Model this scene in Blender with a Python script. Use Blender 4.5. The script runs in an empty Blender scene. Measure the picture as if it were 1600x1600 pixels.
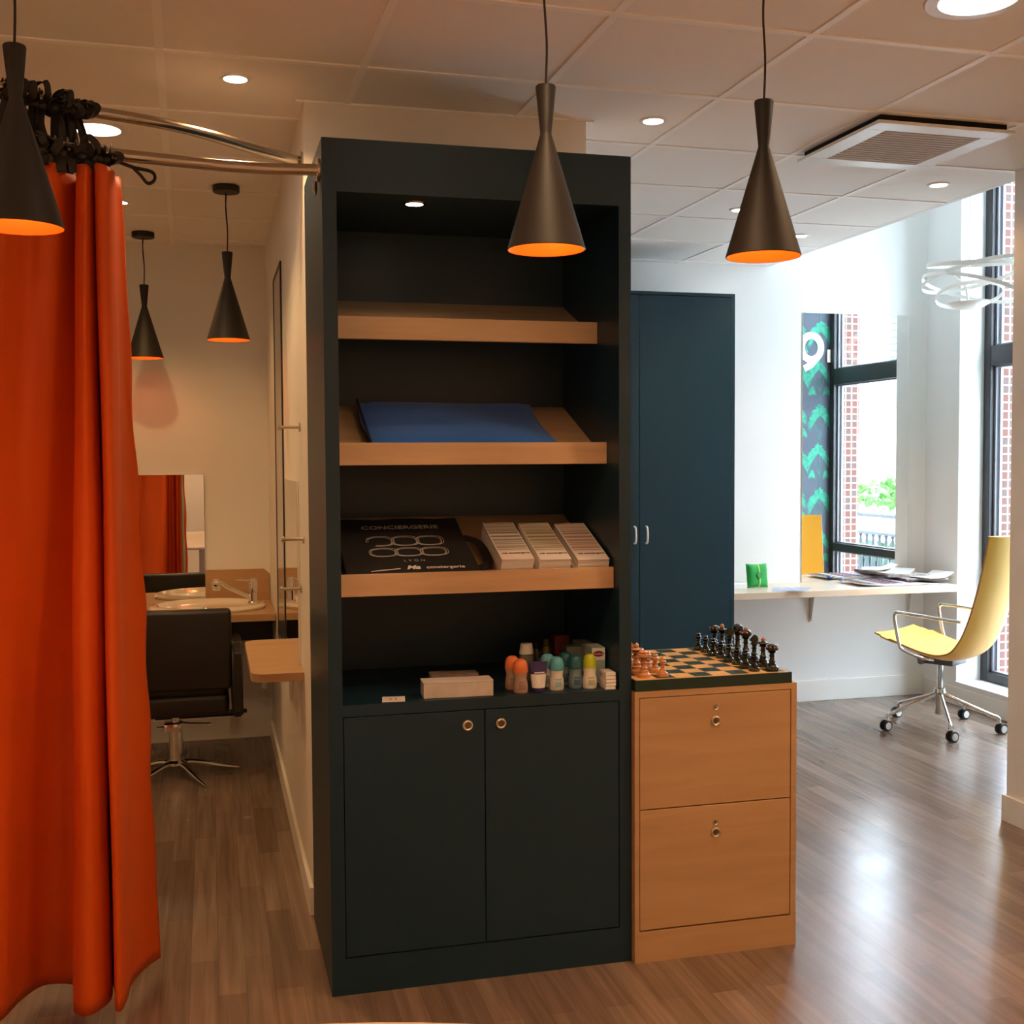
import bpy, bmesh, math, random
from mathutils import Vector, Matrix, Euler
random.seed(7)
PI = math.pi
S = bpy.context.scene
COL = S.collection

# ---------------------------------------------------------------- camera
yaw, pitch, roll, FPX, HC = 0.2552, 0.0454, -0.0057, 1809.57, 1.5793
fw = Vector((math.sin(yaw)*math.cos(pitch), math.cos(yaw)*math.cos(pitch), -math.sin(pitch)))
rt = Vector((math.cos(yaw), -math.sin(yaw), 0))
up = rt.cross(fw)
c_, s_ = math.cos(roll), math.sin(roll)
R0, U0 = c_*rt + s_*up, -s_*rt + c_*up
cam = bpy.data.objects.new('camera', bpy.data.cameras.new('camera'))
COL.objects.link(cam)
cam.matrix_world = Matrix(((R0.x, U0.x, -fw.x, 0), (R0.y, U0.y, -fw.y, 0), (R0.z, U0.z, -fw.z, HC), (0, 0, 0, 1)))
cam.data.sensor_width = 36
cam.data.lens = 36*FPX/1600
cam.data.clip_start = 0.05
S.camera = cam

# ---------------------------------------------------------------- world and exposure
S.view_settings.view_transform = 'Standard'
S.view_settings.look = 'None'
S.view_settings.gamma = 1
S.view_settings.use_curve_mapping = False
S.view_settings.exposure = 0.0
DAY = 24.0                         # brightness of the overcast sky
LAMP = 1.12                        # scale of all ceiling lamps
WARM = (1.0, 0.585, 0.285)
w = bpy.data.worlds.new('sky'); S.world = w; w.use_nodes = True
bg = w.node_tree.nodes['Background']
bg.inputs[0].default_value = (0.685, 0.835, 1.0, 1)
bg.inputs[1].default_value = DAY
S.cycles.use_denoising = True
S.cycles.max_bounces = 10
S.cycles.diffuse_bounces = 6
S.cycles.glossy_bounces = 5
S.cycles.sample_clamp_indirect = 30.0

def area(name, loc, rot, sx, sy, power, col, portal=False):
    l = bpy.data.lights.new(name, 'AREA'); l.shape = 'RECTANGLE'; l.size = sx; l.size_y = sy
    l.energy = power; l.color = col
    if portal: l.cycles.is_portal = True
    o = bpy.data.objects.new(name, l); COL.objects.link(o); o.location = loc; o.rotation_euler = rot
    return o
area('window_portal', (4.95, 5.79, 1.8), (0, PI/2, 0), 3.3, 1.2, 1, (1, 1, 1), True)

# ---------------------------------------------------------------- helpers
WM = {}
def obj(name, bm, mats, parent=None, smooth=False, label=None):
    me = bpy.data.meshes.new(name)
    if parent is not None: bm.transform(WM[parent.name].inverted())
    bmesh.ops.recalc_face_normals(bm, faces=bm.faces[:])
    bm.to_mesh(me); bm.free()
    for m in (mats if isinstance(mats, (list, tuple)) else [mats]): me.materials.append(m)
    if smooth:
        me.polygons.foreach_set('use_smooth', [True]*len(me.polygons))
        try: me.set_sharp_from_angle(angle=math.radians(38))
        except Exception: pass
    o = bpy.data.objects.new(name, me); COL.objects.link(o)
    if parent is not None:
        o.parent = parent; WM[o.name] = WM[parent.name]
    else: WM[o.name] = Matrix()
    if label: o['label'] = label
    return o
def tag(o, label, cat, group=None, kind=None):
    o['label'] = label; o['category'] = cat
    if group: o['group'] = group
    if kind: o['kind'] = kind
    return o
def thing(name, label, cat, loc=(0, 0, 0), rz=0, group=None):
    o = bpy.data.objects.new(name, None); COL.objects.link(o)
    o.location = loc; o.rotation_euler = (0, 0, rz); o.empty_display_size = .05
    WM[o.name] = Matrix.Translation(loc) @ Matrix.Rotation(rz, 4, 'Z')
    return tag(o, label, cat, group)
def frame_thing(name, label, cat, M, group=None):
    o = bpy.data.objects.new(name, None); COL.objects.link(o)
    o.matrix_world = M; o.empty_display_size = .05
    WM[o.name] = M.copy()
    return tag(o, label, cat, group)
def struct(name, bm, m, smooth=False):
    o = obj(name, bm, m, None, smooth); o['kind'] = 'structure'; return o
def dup(root, loc, rz, label, group=None):
    r = root.copy(); COL.objects.link(r); r.location = loc; r.rotation_euler = (0, 0, rz); r['label'] = label
    if group: r['group'] = group
    for ch in list(root.children):
        c = ch.copy(); COL.objects.link(c); c.parent = r
        for g in list(ch.children):
            d = g.copy(); COL.objects.link(d); d.parent = c
    return r
NB = bmesh.new
def bx(bm, x0, y0, z0, x1, y1, z1, bev=0, mi=0, M=None, seg=2):
    t = bmesh.new()
    r = bmesh.ops.create_cube(t, size=1)
    for v in t.verts:
        v.co = Vector(((x0+x1)/2+v.co.x*abs(x1-x0), (y0+y1)/2+v.co.y*abs(y1-y0), (z0+z1)/2+v.co.z*abs(z1-z0)))
    if bev: bmesh.ops.bevel(t, geom=t.edges[:], offset=bev, segments=seg, affect='EDGES', profile=.5)
    return _merge(bm, t, mi, M)
def _merge(bm, t, mi, M):
    if M is not None: t.transform(M)
    mp = [bm.verts.new(v.co) for v in t.verts]
    t.verts.index_update()
    for f in t.faces:
        try:
            nf = bm.faces.new([mp[v.index] for v in f.verts]); nf.material_index = mi
        except ValueError: pass
    t.free(); return bm
def lathe(bm, prof, seg=32, M=None, mi=0, cap=False):
    t = bmesh.new(); rings = []
    for r, z in prof:
        if r < 1e-6: rings.append([t.verts.new((0, 0, z))])
        else: rings.append([t.verts.new((r*math.cos(2*PI*k/seg), r*math.sin(2*PI*k/seg), z)) for k in range(seg)])
    for a, b in zip(rings, rings[1:]):
        for k in range(seg):
            k2 = (k+1) % seg
            if len(a) == 1 and len(b) == 1: continue
            if len(a) == 1: t.faces.new((a[0], b[k], b[k2]))
            elif len(b) == 1: t.faces.new((a[k], a[k2], b[0]))
            else: t.faces.new((a[k], a[k2], b[k2], b[k]))
    if cap:
        for rg in (rings[0], rings[-1]):
            if len(rg) > 2: t.faces.new(rg)
    return _merge(bm, t, mi, M)
def tube(bm, pts, r, seg=10, mi=0, sx=1.0, close=False):
    pts = [Vector(p) for p in pts]; n = len(pts)
    rs = r if isinstance(r, (list, tuple)) else [r]*n
    rings = []; prev = None
    for i, p in enumerate(pts):
        d = (pts[min(i+1, n-1)] - pts[max(i-1, 0)]).normalized()
        if prev is None:
            a = Vector((0, 0, 1)) if abs(d.z) < .9 else Vector((1, 0, 0))
            u = d.cross(a).normalized()
        else: u = (prev - d*prev.dot(d)).normalized()
        prev = u; v = d.cross(u)
        rings.append([bm.verts.new(p + rs[i]*(math.cos(2*PI*k/seg)*u + sx*math.sin(2*PI*k/seg)*v)) for k in range(seg)])
    for a, b in zip(rings, rings[1:]):
        for k in range(seg):
            f = bm.faces.new((a[k], a[(k+1) % seg], b[(k+1) % seg], b[k])); f.material_index = mi
    for rg in (rings[0], rings[-1]):
        f = bm.faces.new(rg); f.material_index = mi
    return bm
def cyl(bm, p0, p1, r, seg=20, mi=0): return tube(bm, [p0, p1], r, seg, mi)
def catmull(P, n=8):
    P = [Vector(p) for p in P]; out = []
    Q = [P[0]*2-P[1]] + P + [P[-1]*2-P[-2]]
    for i in range(1, len(Q)-2):
        for k in range(n):
            t = k/n; a, b, c, d = Q[i-1:i+3]
            out.append(.5*((2*b) + (c-a)*t + (2*a-5*b+4*c-d)*t*t + (3*b-a-3*c+d)*t**3))
    out.append(P[-1]); return out
def prism(bm, poly, z0, z1, M=None, mi=0):
    t = bmesh.new()
    a = [t.verts.new((x, y, z0)) for x, y in poly]; b = [t.verts.new((x, y, z1)) for x, y in poly]
    t.faces.new(a); t.faces.new(b); n = len(poly)
    for k in range(n): t.faces.new((a[k], a[(k+1) % n], b[(k+1) % n], b[k]))
    return _merge(bm, t, mi, M)
def ball(bm, c, r, mi=0, seg=14, sc=(1, 1, 1)):
    t = bmesh.new(); bmesh.ops.create_uvsphere(t, u_segments=seg, v_segments=seg//2+2, radius=r)
    return _merge(bm, t, mi, Matrix.Translation(c) @ Matrix.Diagonal((*sc, 1)))
def text_bm(body, size, M, bm=None, mi=0, ext=.0003, bold=0.0, align='CENTER', shear=0):
    cu = bpy.data.curves.new('t', 'FONT'); cu.body = body; cu.size = size; cu.extrude = ext
    cu.align_x = align; cu.align_y = 'CENTER'; cu.offset = bold; cu.resolution_u = 3; cu.shear = shear
    o = bpy.data.objects.new('t', cu); COL.objects.link(o)
    me = bpy.data.meshes.new_from_object(o.evaluated_get(bpy.context.evaluated_depsgraph_get()))
    t = bmesh.new(); t.from_mesh(me)
    bpy.data.objects.remove(o); bpy.data.curves.remove(cu); bpy.data.meshes.remove(me)
    if bm is None: bm = bmesh.new()
    return _merge(bm, t, mi, M)

# ---------------------------------------------------------------- materials
def mat(name, col, rough=.5, metal=0, spec=.5, coat=0, bump=0, bscale=200, emis=None, estr=0, trans=0, var=0, vscale=4, sheen=0):
    m = bpy.data.materials.new(name); m.use_nodes = True; nt = m.node_tree
    b = nt.nodes['Principled BSDF']
    b.inputs['Base Color'].default_value = (*col, 1); b.inputs['Roughness'].default_value = rough
    b.inputs['Metallic'].default_value = metal; b.inputs['Specular IOR Level'].default_value = spec
    b.inputs['Coat Weight'].default_value = coat; b.inputs['Transmission Weight'].default_value = trans
    b.inputs['Sheen Weight'].default_value = sheen
    if emis: b.inputs['Emission Color'].default_value = (*emis, 1); b.inputs['Emission Strength'].default_value = estr
    if bump or var:
        tc = nt.nodes.new('ShaderNodeTexCoord')
    if bump:
        n = nt.nodes.new('ShaderNodeTexNoise'); n.inputs['Scale'].default_value = bscale; n.inputs['Detail'].default_value = 3
        nt.links.new(tc.outputs['Object'], n.inputs['Vector'])
        bp = nt.nodes.new('ShaderNodeBump'); bp.inputs['Strength'].default_value = bump; bp.inputs['Distance'].default_value = .002
        nt.links.new(n.outputs['Fac'], bp.inputs['Height']); nt.links.new(bp.outputs['Normal'], b.inputs['Normal'])
    if var:
        n2 = nt.nodes.new('ShaderNodeTexNoise'); n2.inputs['Scale'].default_value = vscale; n2.inputs['Detail'].default_value = 4
        nt.links.new(tc.outputs['Object'], n2.inputs['Vector'])
        cr = nt.nodes.new('ShaderNodeValToRGB')
        cr.color_ramp.elements[0].position = .3; cr.color_ramp.elements[1].position = .7
        cr.color_ramp.elements[0].color = (*[c*(1-var) for c in col], 1)
        cr.color_ramp.elements[1].color = (*[min(1, c*(1+var)) for c in col], 1)
        nt.links.new(n2.outputs['Fac'], cr.inputs['Fac']); nt.links.new(cr.outputs['Color'], b.inputs['Base Color'])
    return m
def wood(name, c1, c2, axis='X', rough=.38, scale=1.0):
    m = bpy.data.materials.new(name); m.use_nodes = True; nt = m.node_tree; b = nt.nodes['Principled BSDF']
    b.inputs['Roughness'].default_value = rough
    tc = nt.nodes.new('ShaderNodeTexCoord'); mp = nt.nodes.new('ShaderNodeMapping')
    sc = {'X': (1.2, 12, 12), 'Y': (12, 1.2, 12), 'Z': (12, 12, 1.2)}[axis]
    mp.inputs['Scale'].default_value = [s*scale for s in sc]
    n = nt.nodes.new('ShaderNodeTexNoise'); n.inputs['Scale'].default_value = 2.2; n.inputs['Detail'].default_value = 5; n.inputs['Distortion'].default_value = .6
    cr = nt.nodes.new('ShaderNodeValToRGB'); cr.color_ramp.elements[0].position = .32; cr.color_ramp.elements[1].position = .72
    cr.color_ramp.elements[0].color = (*c1, 1); cr.color_ramp.elements[1].color = (*c2, 1)
    nt.links.new(tc.outputs['Object'], mp.inputs['Vector']); nt.links.new(mp.outputs['Vector'], n.inputs['Vector'])
    nt.links.new(n.outputs['Fac'], cr.inputs['Fac']); nt.links.new(cr.outputs['Color'], b.inputs['Base Color'])
    return m
def floor_mat():
    m = bpy.data.materials.new('floor_planks'); m.use_nodes = True; nt = m.node_tree; b = nt.nodes['Principled BSDF']
    tc = nt.nodes.new('ShaderNodeTexCoord'); sp = nt.nodes.new('ShaderNodeSeparateXYZ'); cb = nt.nodes.new('ShaderNodeCombineXYZ')
    nt.links.new(tc.outputs['Object'], sp.inputs[0]); nt.links.new(sp.outputs['Y'], cb.inputs['X']); nt.links.new(sp.outputs['X'], cb.inputs['Y'])
    br = nt.nodes.new('ShaderNodeTexBrick'); br.offset = .41; br.offset_frequency = 2; br.squash = 1
    br.inputs['Scale'].default_value = 1; br.inputs['Brick Width'].default_value = .62; br.inputs['Row Height'].default_value = .083
    br.inputs['Mortar Size'].default_value = .0009; br.inputs['Mortar Smooth'].default_value = .3; br.inputs['Bias'].default_value = 0
    br.inputs['Color1'].default_value = (.165, .112, .083, 1); br.inputs['Color2'].default_value = (.25, .178, .136, 1)
    br.inputs['Mortar'].default_value = (.13, .088, .066, 1)
    nt.links.new(cb.outputs[0], br.inputs['Vector'])
    mp = nt.nodes.new('ShaderNodeMapping'); mp.inputs['Scale'].default_value = (38, 1.6, 1)
    n = nt.nodes.new('ShaderNodeTexNoise'); n.inputs['Scale'].default_value = 1; n.inputs['Detail'].default_value = 6; n.inputs['Distortion'].default_value = .5
    nt.links.new(tc.outputs['Object'], mp.inputs['Vector']); nt.links.new(mp.outputs[0], n.inputs['Vector'])
    cr = nt.nodes.new('ShaderNodeValToRGB'); cr.color_ramp.elements[0].position = .25; cr.color_ramp.elements[1].position = .75
    cr.color_ramp.elements[0].color = (.66, .64, .62, 1); cr.color_ramp.elements[1].color = (1.22, 1.2, 1.18, 1)
    nt.links.new(n.outputs['Fac'], cr.inputs['Fac'])
    mx = nt.nodes.new('ShaderNodeMix'); mx.data_type = 'RGBA'; mx.blend_type = 'MULTIPLY'; mx.inputs[0].default_value = 1
    nt.links.new(br.outputs['Color'], mx.inputs[6]); nt.links.new(cr.outputs['Color'], mx.inputs[7]); nt.links.new(mx.outputs[2], b.inputs['Base Color'])
    n2 = nt.nodes.new('ShaderNodeTexNoise'); n2.inputs['Scale'].default_value = 3
    nt.links.new(tc.outputs['Object'], n2.inputs['Vector'])
    mr = nt.nodes.new('ShaderNodeMapRange'); mr.inputs['To Min'].default_value = .20; mr.inputs['To Max'].default_value = .30
    nt.links.new(n2.outputs['Fac'], mr.inputs['Value']); nt.links.new(mr.outputs[0], b.inputs['Roughness'])
    b.inputs['Specular IOR Level'].default_value = .6
    bp = nt.nodes.new('ShaderNodeBump'); bp.inputs['Strength'].default_value = .04; bp.inputs['Distance'].default_value = .001
    nt.links.new(n.outputs['Fac'], bp.inputs['Height']); nt.links.new(bp.outputs[0], b.inputs['Normal'])
    return m
def brick_mat():
    m = bpy.data.materials.new('brick_small'); m.use_nodes = True; nt = m.node_tree; b = nt.nodes['Principled BSDF']
    b.inputs['Roughness'].default_value = .85
    tc = nt.nodes.new('ShaderNodeTexCoord'); sp = nt.nodes.new('ShaderNodeSeparateXYZ'); cb = nt.nodes.new('ShaderNodeCombineXYZ')
    ad = nt.nodes.new('ShaderNodeMath'); ad.operation = 'ADD'
    nt.links.new(tc.outputs['Object'], sp.inputs[0]); nt.links.new(sp.outputs['X'], ad.inputs[0]); nt.links.new(sp.outputs['Y'], ad.inputs[1])
    nt.links.new(ad.outputs[0], cb.inputs['X']); nt.links.new(sp.outputs['Z'], cb.inputs['Y'])
    br = nt.nodes.new('ShaderNodeTexBrick'); br.offset = 0
    br.inputs['Scale'].default_value = 1; br.inputs['Brick Width'].default_value = .054; br.inputs['Row Height'].default_value = .055
    br.inputs['Mortar Size'].default_value = .005; br.inputs['Bias'].default_value = 0
    br.inputs['Color1'].default_value = (.13, .034, .020, 1); br.inputs['Color2'].default_value = (.085, .050, .042, 1); br.inputs['Mortar'].default_value = (.40, .37, .35, 1)
    nt.links.new(cb.outputs[0], br.inputs['Vector']); nt.links.new(br.outputs['Color'], b.inputs['Base Color'])
    return m
M_wall = mat('wall_paint', (.80, .77, .72), .75, bump=.08, bscale=150)
M_wallw = mat('wall_paint_white', (.82, .82, .80), .7, bump=.06, bscale=150)
M_ceil = mat('ceiling_tile', (.87, .835, .79), .9, bump=.25, bscale=420)
M_bar = mat('grid_bar', (.93, .91, .87), .5)
M_base = mat('baseboard_white', (.82, .80, .75), .4)
M_floor = floor_mat()
M_brick = brick_mat()
M_petrol = mat('petrol_lacquer', (.0070, .028, .046), .40, spec=.4, bump=.03, bscale=300)
M_petrol2 = mat('petrol_lacquer_cupboard', (.010, .046, .070), .42, spec=.35)
M_gap = mat('dark_gap', (.003, .003, .003), .9)
M_beech = wood('beech_shelf', (.50, .325, .18), (.60, .40, .23), 'X', .35)
M_beechf = wood('beech_drawer', (.44, .26, .125), (.52, .32, .16), 'X', .40, .7)
M_desk = wood('pale_desk', (.66, .53, .40), (.74, .61, .47), 'X', .3)
M_blackm = mat('black_matte_metal', (.020, .016, .013), .55, spec=.4, bump=.1, bscale=500)
M_gold = mat('copper_inside', (.92, .26, .03), .5, metal=.1)
M_bulb = mat('warm_bulb', (1, .8, .5), .5, emis=(1, .45, .12), estr=6)
M_chrome = mat('chrome', (.75, .74, .72), .12, metal=1)
M_steel = mat('brushed_steel', (.46, .40, .33), .24, metal=1)
M_brass = mat('satin_nickel', (.62, .56, .45), .3, metal=1)
M_orange = mat('orange_satin', (.70, .095, .006), .55, sheen=.0, spec=.3, bump=.9, bscale=9, var=.06, vscale=3)
M_lining = mat('grey_lining', (.42, .38, .30), .7, bump=.4, bscale=30)
M_ribbon = mat('black_ribbon', (.012, .010, .010), .45)
M_lens = mat('lamp_lens', (1, 1, 1), .4, emis=(1, .86, .68), estr=22)
M_white = mat('white_plastic', (.80, .79, .76), .35)
M_grille = mat('vent_grille', (.52, .48, .42), .6)
M_mirror = mat('mirror_silver', (.93, .95, .94), .0, metal=1)
M_leather = mat('black_leather', (.010, .008, .007), .42, bump=.2, bscale=120)
M_ceramic = mat('cream_ceramic', (.80, .73, .60), .12, coat=.5)
M_yellow = mat('yellow_fabric', (.95, .46, .028), .75, sheen=.3, bump=.25, bscale=600)
M_pipe = mat('edge_piping', (.42, .20, .03), .7)
M_frame = mat('dark_window_frame', (.022, .021, .024), .4)
M_sash = mat('grey_gasket', (.22, .22, .25), .4)
M_paper = mat('white_paper', (.80, .78, .75), .6)
M_black = mat('black_rubber', (.012, .012, .013), .5)

# ---------------------------------------------------------------- structure
ZC = 2.787; YB = 6.74
b = NB(); bx(b, -2.75, -2.65, -.1, 4.85, 6.9, 0); struct('floor', b, M_floor)
b = NB(); bx(b, -2.75, -2.65, ZC, 3.41, 6.74, ZC+.06)
ceil = struct('ceiling', b, M_ceil)
g = math.radians(1.0); gx, gy = -.1007, 2.4054
b = NB()
GM = Matrix.Translation((gx, gy, 0)) @ Matrix.Rotation(g, 4, 'Z')
for i in range(-5, 7):
    x = i*.6
    bx(b, x-.012, -5, ZC-.004, x+.012, 4.6, ZC+.002, M=GM)
for j in range(-9, 8):
    y = j*.6
    bx(b, -3, y-.012, ZC-.0045, 3.9, y+.012, ZC+.002, M=GM)
for co, no in (((3.408, 0, 0), (1, 0, 0)), ((0, 6.735, 0), (0, 1, 0)), ((-2.6, 0, 0), (-1, 0, 0)), ((0, -2.5, 0), (0, -1, 0))):
    bmesh.ops.bisect_plane(b, geom=b.verts[:]+b.edges[:]+b.faces[:], plane_co=co, plane_no=no, clear_outer=True)
gr = obj('ceiling_grid', b, M_bar, ceil)
b = NB(); bx(b, -2.75, YB, 0, 4.95, YB+.12, 3.7); struct('wall_back', b, M_wallw)
b = NB(); bx(b, -2.75, -2.65, 0, -2.6, YB, 3); struct('wall_left', b, M_wall)
b = NB(); bx(b, -2.75, -2.65, 0, 3.45, -2.5, 3); struct('wall_front', b, M_wall)
b = NB(); bx(b, 3.32, -2.5, 0, 3.45, 4.26, 3.7); bx(b, 3.4501, 4.14, 0, 4.3, 4.26, 3.7); struct('wall_right', b, M_wall)
b = NB(); bx(b, 4.17, 4.26, 0, 4.86, 5.19, 3.7); struct('wall_side', b, M_wallw)
b = NB(); bx(b, 4.59, 6.385, 0, 4.86, YB, 3.7); struct('wall_corner', b, M_wallw)
b = NB(); bx(b, 4.59, 5.19, 0, 4.86, 6.385, .135); struct('wall_sill', b, M_wallw)
b = NB(); bx(b, 4.59, 5.19, 3.45, 4.86, 6.385, 3.7); struct('wall_lintel', b, M_wallw)
b = NB(); bx(b, 3.4105, 4.261, ZC-.001, 3.44, YB, 3.7); struct('trim_1', b, M_wallw)
b = NB(); bx(b, 3.38, 4.14, 3.7, 4.95, 6.86, 3.76); struct('ceiling_high', b, M_wallw)
b = NB(); bx(b, .326, 3.99, 0, .45, YB, ZC); bx(b, .45, 3.99, 0, 1.322, 4.15, ZC); struct('wall_partition', b, M_wall)
b = NB(); bx(b, .30, 3.985, ZC-.006, 1.35, 4.0, ZC); struct('trim_2', b, M_bar)
# baseboards
b = NB(); bx(b, 2.93, YB-.015, 0, 4.59, YB, .135, .003); struct('baseboard_back', b, M_base)
b = NB(); bx(b, -2.6, YB-.015, 0, .326, YB, .12, .003); struct('baseboard_booth', b, M_base)
b = NB(); bx(b, .311, 4.0, 0, .326, YB-.015, .1, .003); struct('baseboard_partition', b, M_base)
b = NB(); bx(b, 4.575, 5.2, 0, 4.59, YB-.015, .115, .003); struct('baseboard_window', b, M_base)
b = NB(); bx(b, 3.305, -2.5, 0, 3.3199, 4.275, .115, .003); bx(b, 3.3201, 4.2601, 0, 4.17, 4.275, .115, .003); struct('baseboard_right', b, M_base)
b = NB(); bx(b, 4.58, 5.19, .135, 4.80, 6.385, .15, .003); struct('trim_3', b, M_white)
# window
b = NB(); Y0, Y1, Z0, Z1 = 5.19, 6.385, .15, 3.45
for y0, y1, z0, z1 in ((Y0, Y0+.065, Z0, Z1), (Y1-.065, Y1, Z0, Z1), (Y0+.065, Y1-.065, Z0, Z0+.06), (Y0+.065, Y1-.065, Z1-.06, Z1), (Y0+.065, Y1-.065, 2.15, 2.275), (Y0+.065, Y1-.065, .846, .906)):
    bx(b, 4.765, y0, z0, 4.85, y1, z1, .004)
win = struct('window_1', b, M_frame)
b = NB()
for z0, z1 in ((.21, .846), (.906, 2.15), (2.275, 3.39)):
    for k, (o_, w_) in enumerate(((.065, .018), (.09, .010))):
        for y0, y1, a0, a1 in ((Y0+o_, Y0+o_+w_, z0, z1), (Y1-o_-w_, Y1-o_, z0, z1), (Y0+o_+w_, Y1-o_-w_, z0, z0+w_*.6), (Y0+o_+w_, Y1-o_-w_, z1-w_*.6, z1)):
            bx(b, 4.795+.02*k, y0, a0, 4.835, y1, a1, .001)
obj('sash', b, M_sash, win)
gm = bpy.data.materials.new('window_glass'); gm.use_nodes = True; nt = gm.node_tree; nt.nodes.clear()
o_ = nt.nodes.new('ShaderNodeOutputMaterial'); mx = nt.nodes.new('ShaderNodeMixShader'); tr = nt.nodes.new('ShaderNodeBsdfTransparent'); gl = nt.nodes.new('ShaderNodeBsdfGlossy')
gl.inputs['Roughness'].default_value = 0; mx.inputs[0].default_value = .04; tr.inputs[0].default_value = (.97, .98, .98, 1)
nt.links.new(tr.outputs[0], mx.inputs[1]); nt.links.new(gl.outputs[0], mx.inputs[2]); nt.links.new(mx.outputs[0], o_.inputs[0])
b = NB()
for z0, z1 in ((.21, .846), (.906, 2.15), (2.275, 3.39)): bx(b, 4.812, Y0+.09, z0, 4.818, Y1-.09, z1)
obj('pane', b, gm, win)
# outside brick piers
for n, (y0, y1) in (('brick_pier', (4.4, 5.19)), ('brick_pier', (6.385, 7.1))):
    b = NB(); bx(b, 4.861, y0, -.3, 5.03, y1, 4); struct(n, b, M_brick)

# ---------------------------------------------------------------- tall display cabinet
CX0, CX1, CY0, CY1, CH = .324, 1.26, 3.37, 3.985, 2.50
cab = thing('display_cabinet', 'tall dark petrol blue cabinet with three slanted beech shelves and two lower doors', 'cabinet', (CX0, CY0, 0))
IX0, IX1, IB = .365, 1.221, 3.95
b = NB()
bx(b, CX0, CY0, 0, IX0, CY1, CH); bx(b, IX1, CY0, 0, CX1, CY1, CH)
bx(b, IX0, CY0, 2.349, IX1, CY1, CH); bx(b, IX0, IB, .1, IX1, CY1, 2.349)
bx(b, IX0, CY0, .829, IX1, IB, .863); bx(b, IX0, CY0, 0, IX1, IB, .11)
obj('body', b, M_petrol, cab)
b = NB(); bx(b, IX0, CY0+.021, .11, IX1, CY0+.03, .829); obj('gap_shade_sheet', b, M_gap, cab)  # near-black sheet stands in for the shade in the door gaps
def ring_knob(parent, x, y, z, r=.016):
    b = NB()
    Mk = Matrix.Translation((x, y, z)) @ Matrix.Rotation(PI/2, 4, 'X')
    lathe(b, [(r*.55, -.001), (r*.62, .004), (r*.8, .006), (r, .004), (r*1.02, -.001)], 28, Mk)
    lathe(b, [(0, .0012), (r*.55, .0005)], 28, Mk, 1)
    return obj('knob', b, [M_brass, mat('knob_inset', (.20, .14, .08), .3, metal=.8)], parent, True)
for nx0, nx1, kx in ((.3675, .7895, .738), (.7925, 1.2185, .841)):
    b = NB(); bx(b, nx0, CY0+.001, .113, nx1, CY0+.02, .826, .0012)
    d = obj('door', b, M_petrol, cab); ring_knob(d, kx, CY0+.001, .781)
# slanted shelves: (front y, board front z, back z at IB, lip bottom, lip top)
SH = [(3.59, 1.972, 2.118, 1.951, 2.020), (3.50, 1.581, 1.765, 1.564, 1.632), (3.437, 1.190, 1.385, 1.175, 1.241)]
FR = []
for yf, zf, zb, l0, l1 in SH:
    s = Vector((0, IB-yf, zb-zf)).normalized(); n = Vector((1, 0, 0)).cross(s)
    Mb = Matrix(((1, s.x, n.x, 0), (0, s.y, n.y, yf), (0, s.z, n.z, zf), (0, 0, 0, 1)))
    FR.append(Mb)
    L = (IB-.004-yf)/s.y
    b = NB(); bx(b, IX0+.001, .0, -.018, IX1-.001, L, 0, .001, M=Mb)
    sh = obj('shelf', b, M_beech, cab, label='pale beech slanted shelf')
    b = NB(); bx(b, IX0+.001, yf-.019, l0, IX1-.001, yf, l1, .0015); obj('lip', b, M_beech, sh)

def spot(parent, loc, power, angle=120, blend=.6, radius=.03, col=WARM):
    l = bpy.data.lights.new('lamp_light', 'SPOT'); l.energy = power*LAMP; l.color = col; l.spot_size = math.radians(angle); l.spot_blend = blend; l.shadow_soft_size = radius
    o = bpy.data.objects.new('lamp_light', l); COL.objects.link(o); o.parent = parent
    o.location = WM[parent.name].inverted() @ Vector(loc); return o
b = NB(); lathe(b, [(0, 0), (.026, 0)], 28, Matrix.Translation((.61, 3.48, 2.3465)))
lathe(b, [(.026, -.001), (.028, -.003), (.034, -.003), (.036, .001)], 28, Matrix.Translation((.61, 3.48, 2.3485)), 1)
obj('spotlight', b, [M_lens, M_steel], cab, label='small round lit spotlight')
spot(cab, (.61, 3.48, 2.335), 1.6, 120)

# ---------------------------------------------------------------- beech drawer unit
dr = thing('drawer_unit', 'low beech cabinet with two deep locking drawers standing right of the blue cabinet', 'cabinet', (1.262, 3.345, 0))
b = NB(); DY = 3.345
bx(b, 1.262, DY, 0, 1.277, 3.93, .857); bx(b, 1.797, DY, 0, 1.816, 3.93, .857)
bx(b, 1.277, DY, .838, 1.797, 3.93, .857); bx(b, 1.277, DY, 0, 1.797, 3.93, .098); bx(b, 1.277, 3.90, .098, 1.797, 3.93, .838)
obj('carcass', b, M_beechf, dr)
b = NB(); bx(b, 1.277, DY+.021, .098, 1.797, DY+.03, .838); obj('gap_shade_sheet', b, mat('brown_gap', (.05, .02, .008), .9), dr)  # dark brown sheet stands in for the shade around the drawers
for z0, z1, kz, lz in ((.486, .8355, .751, .795), (.103, .4825, .394, .427)):
    b = NB(); bx(b, 1.2795, DY+.001, z0, 1.7945, DY+.02, z1, .0012)
    d = obj('drawer', b, M_beechf, dr); ring_knob(d, 1.534, DY+.001, kz)
    b = NB(); Mk = Matrix.Translation((1.534, DY+.001, lz)) @ Matrix.Rotation(PI/2, 4, 'X')
    lathe(b, [(0, .001), (.0065, .001), (.0085, .003), (.0095, -.001)], 20, Mk); bx(b, 1.5332, DY-.0035, lz-.004, 1.5348, DY, lz+.004, mi=1)
    obj('lock', b, [M_brass, M_gap], d, True)

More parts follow.
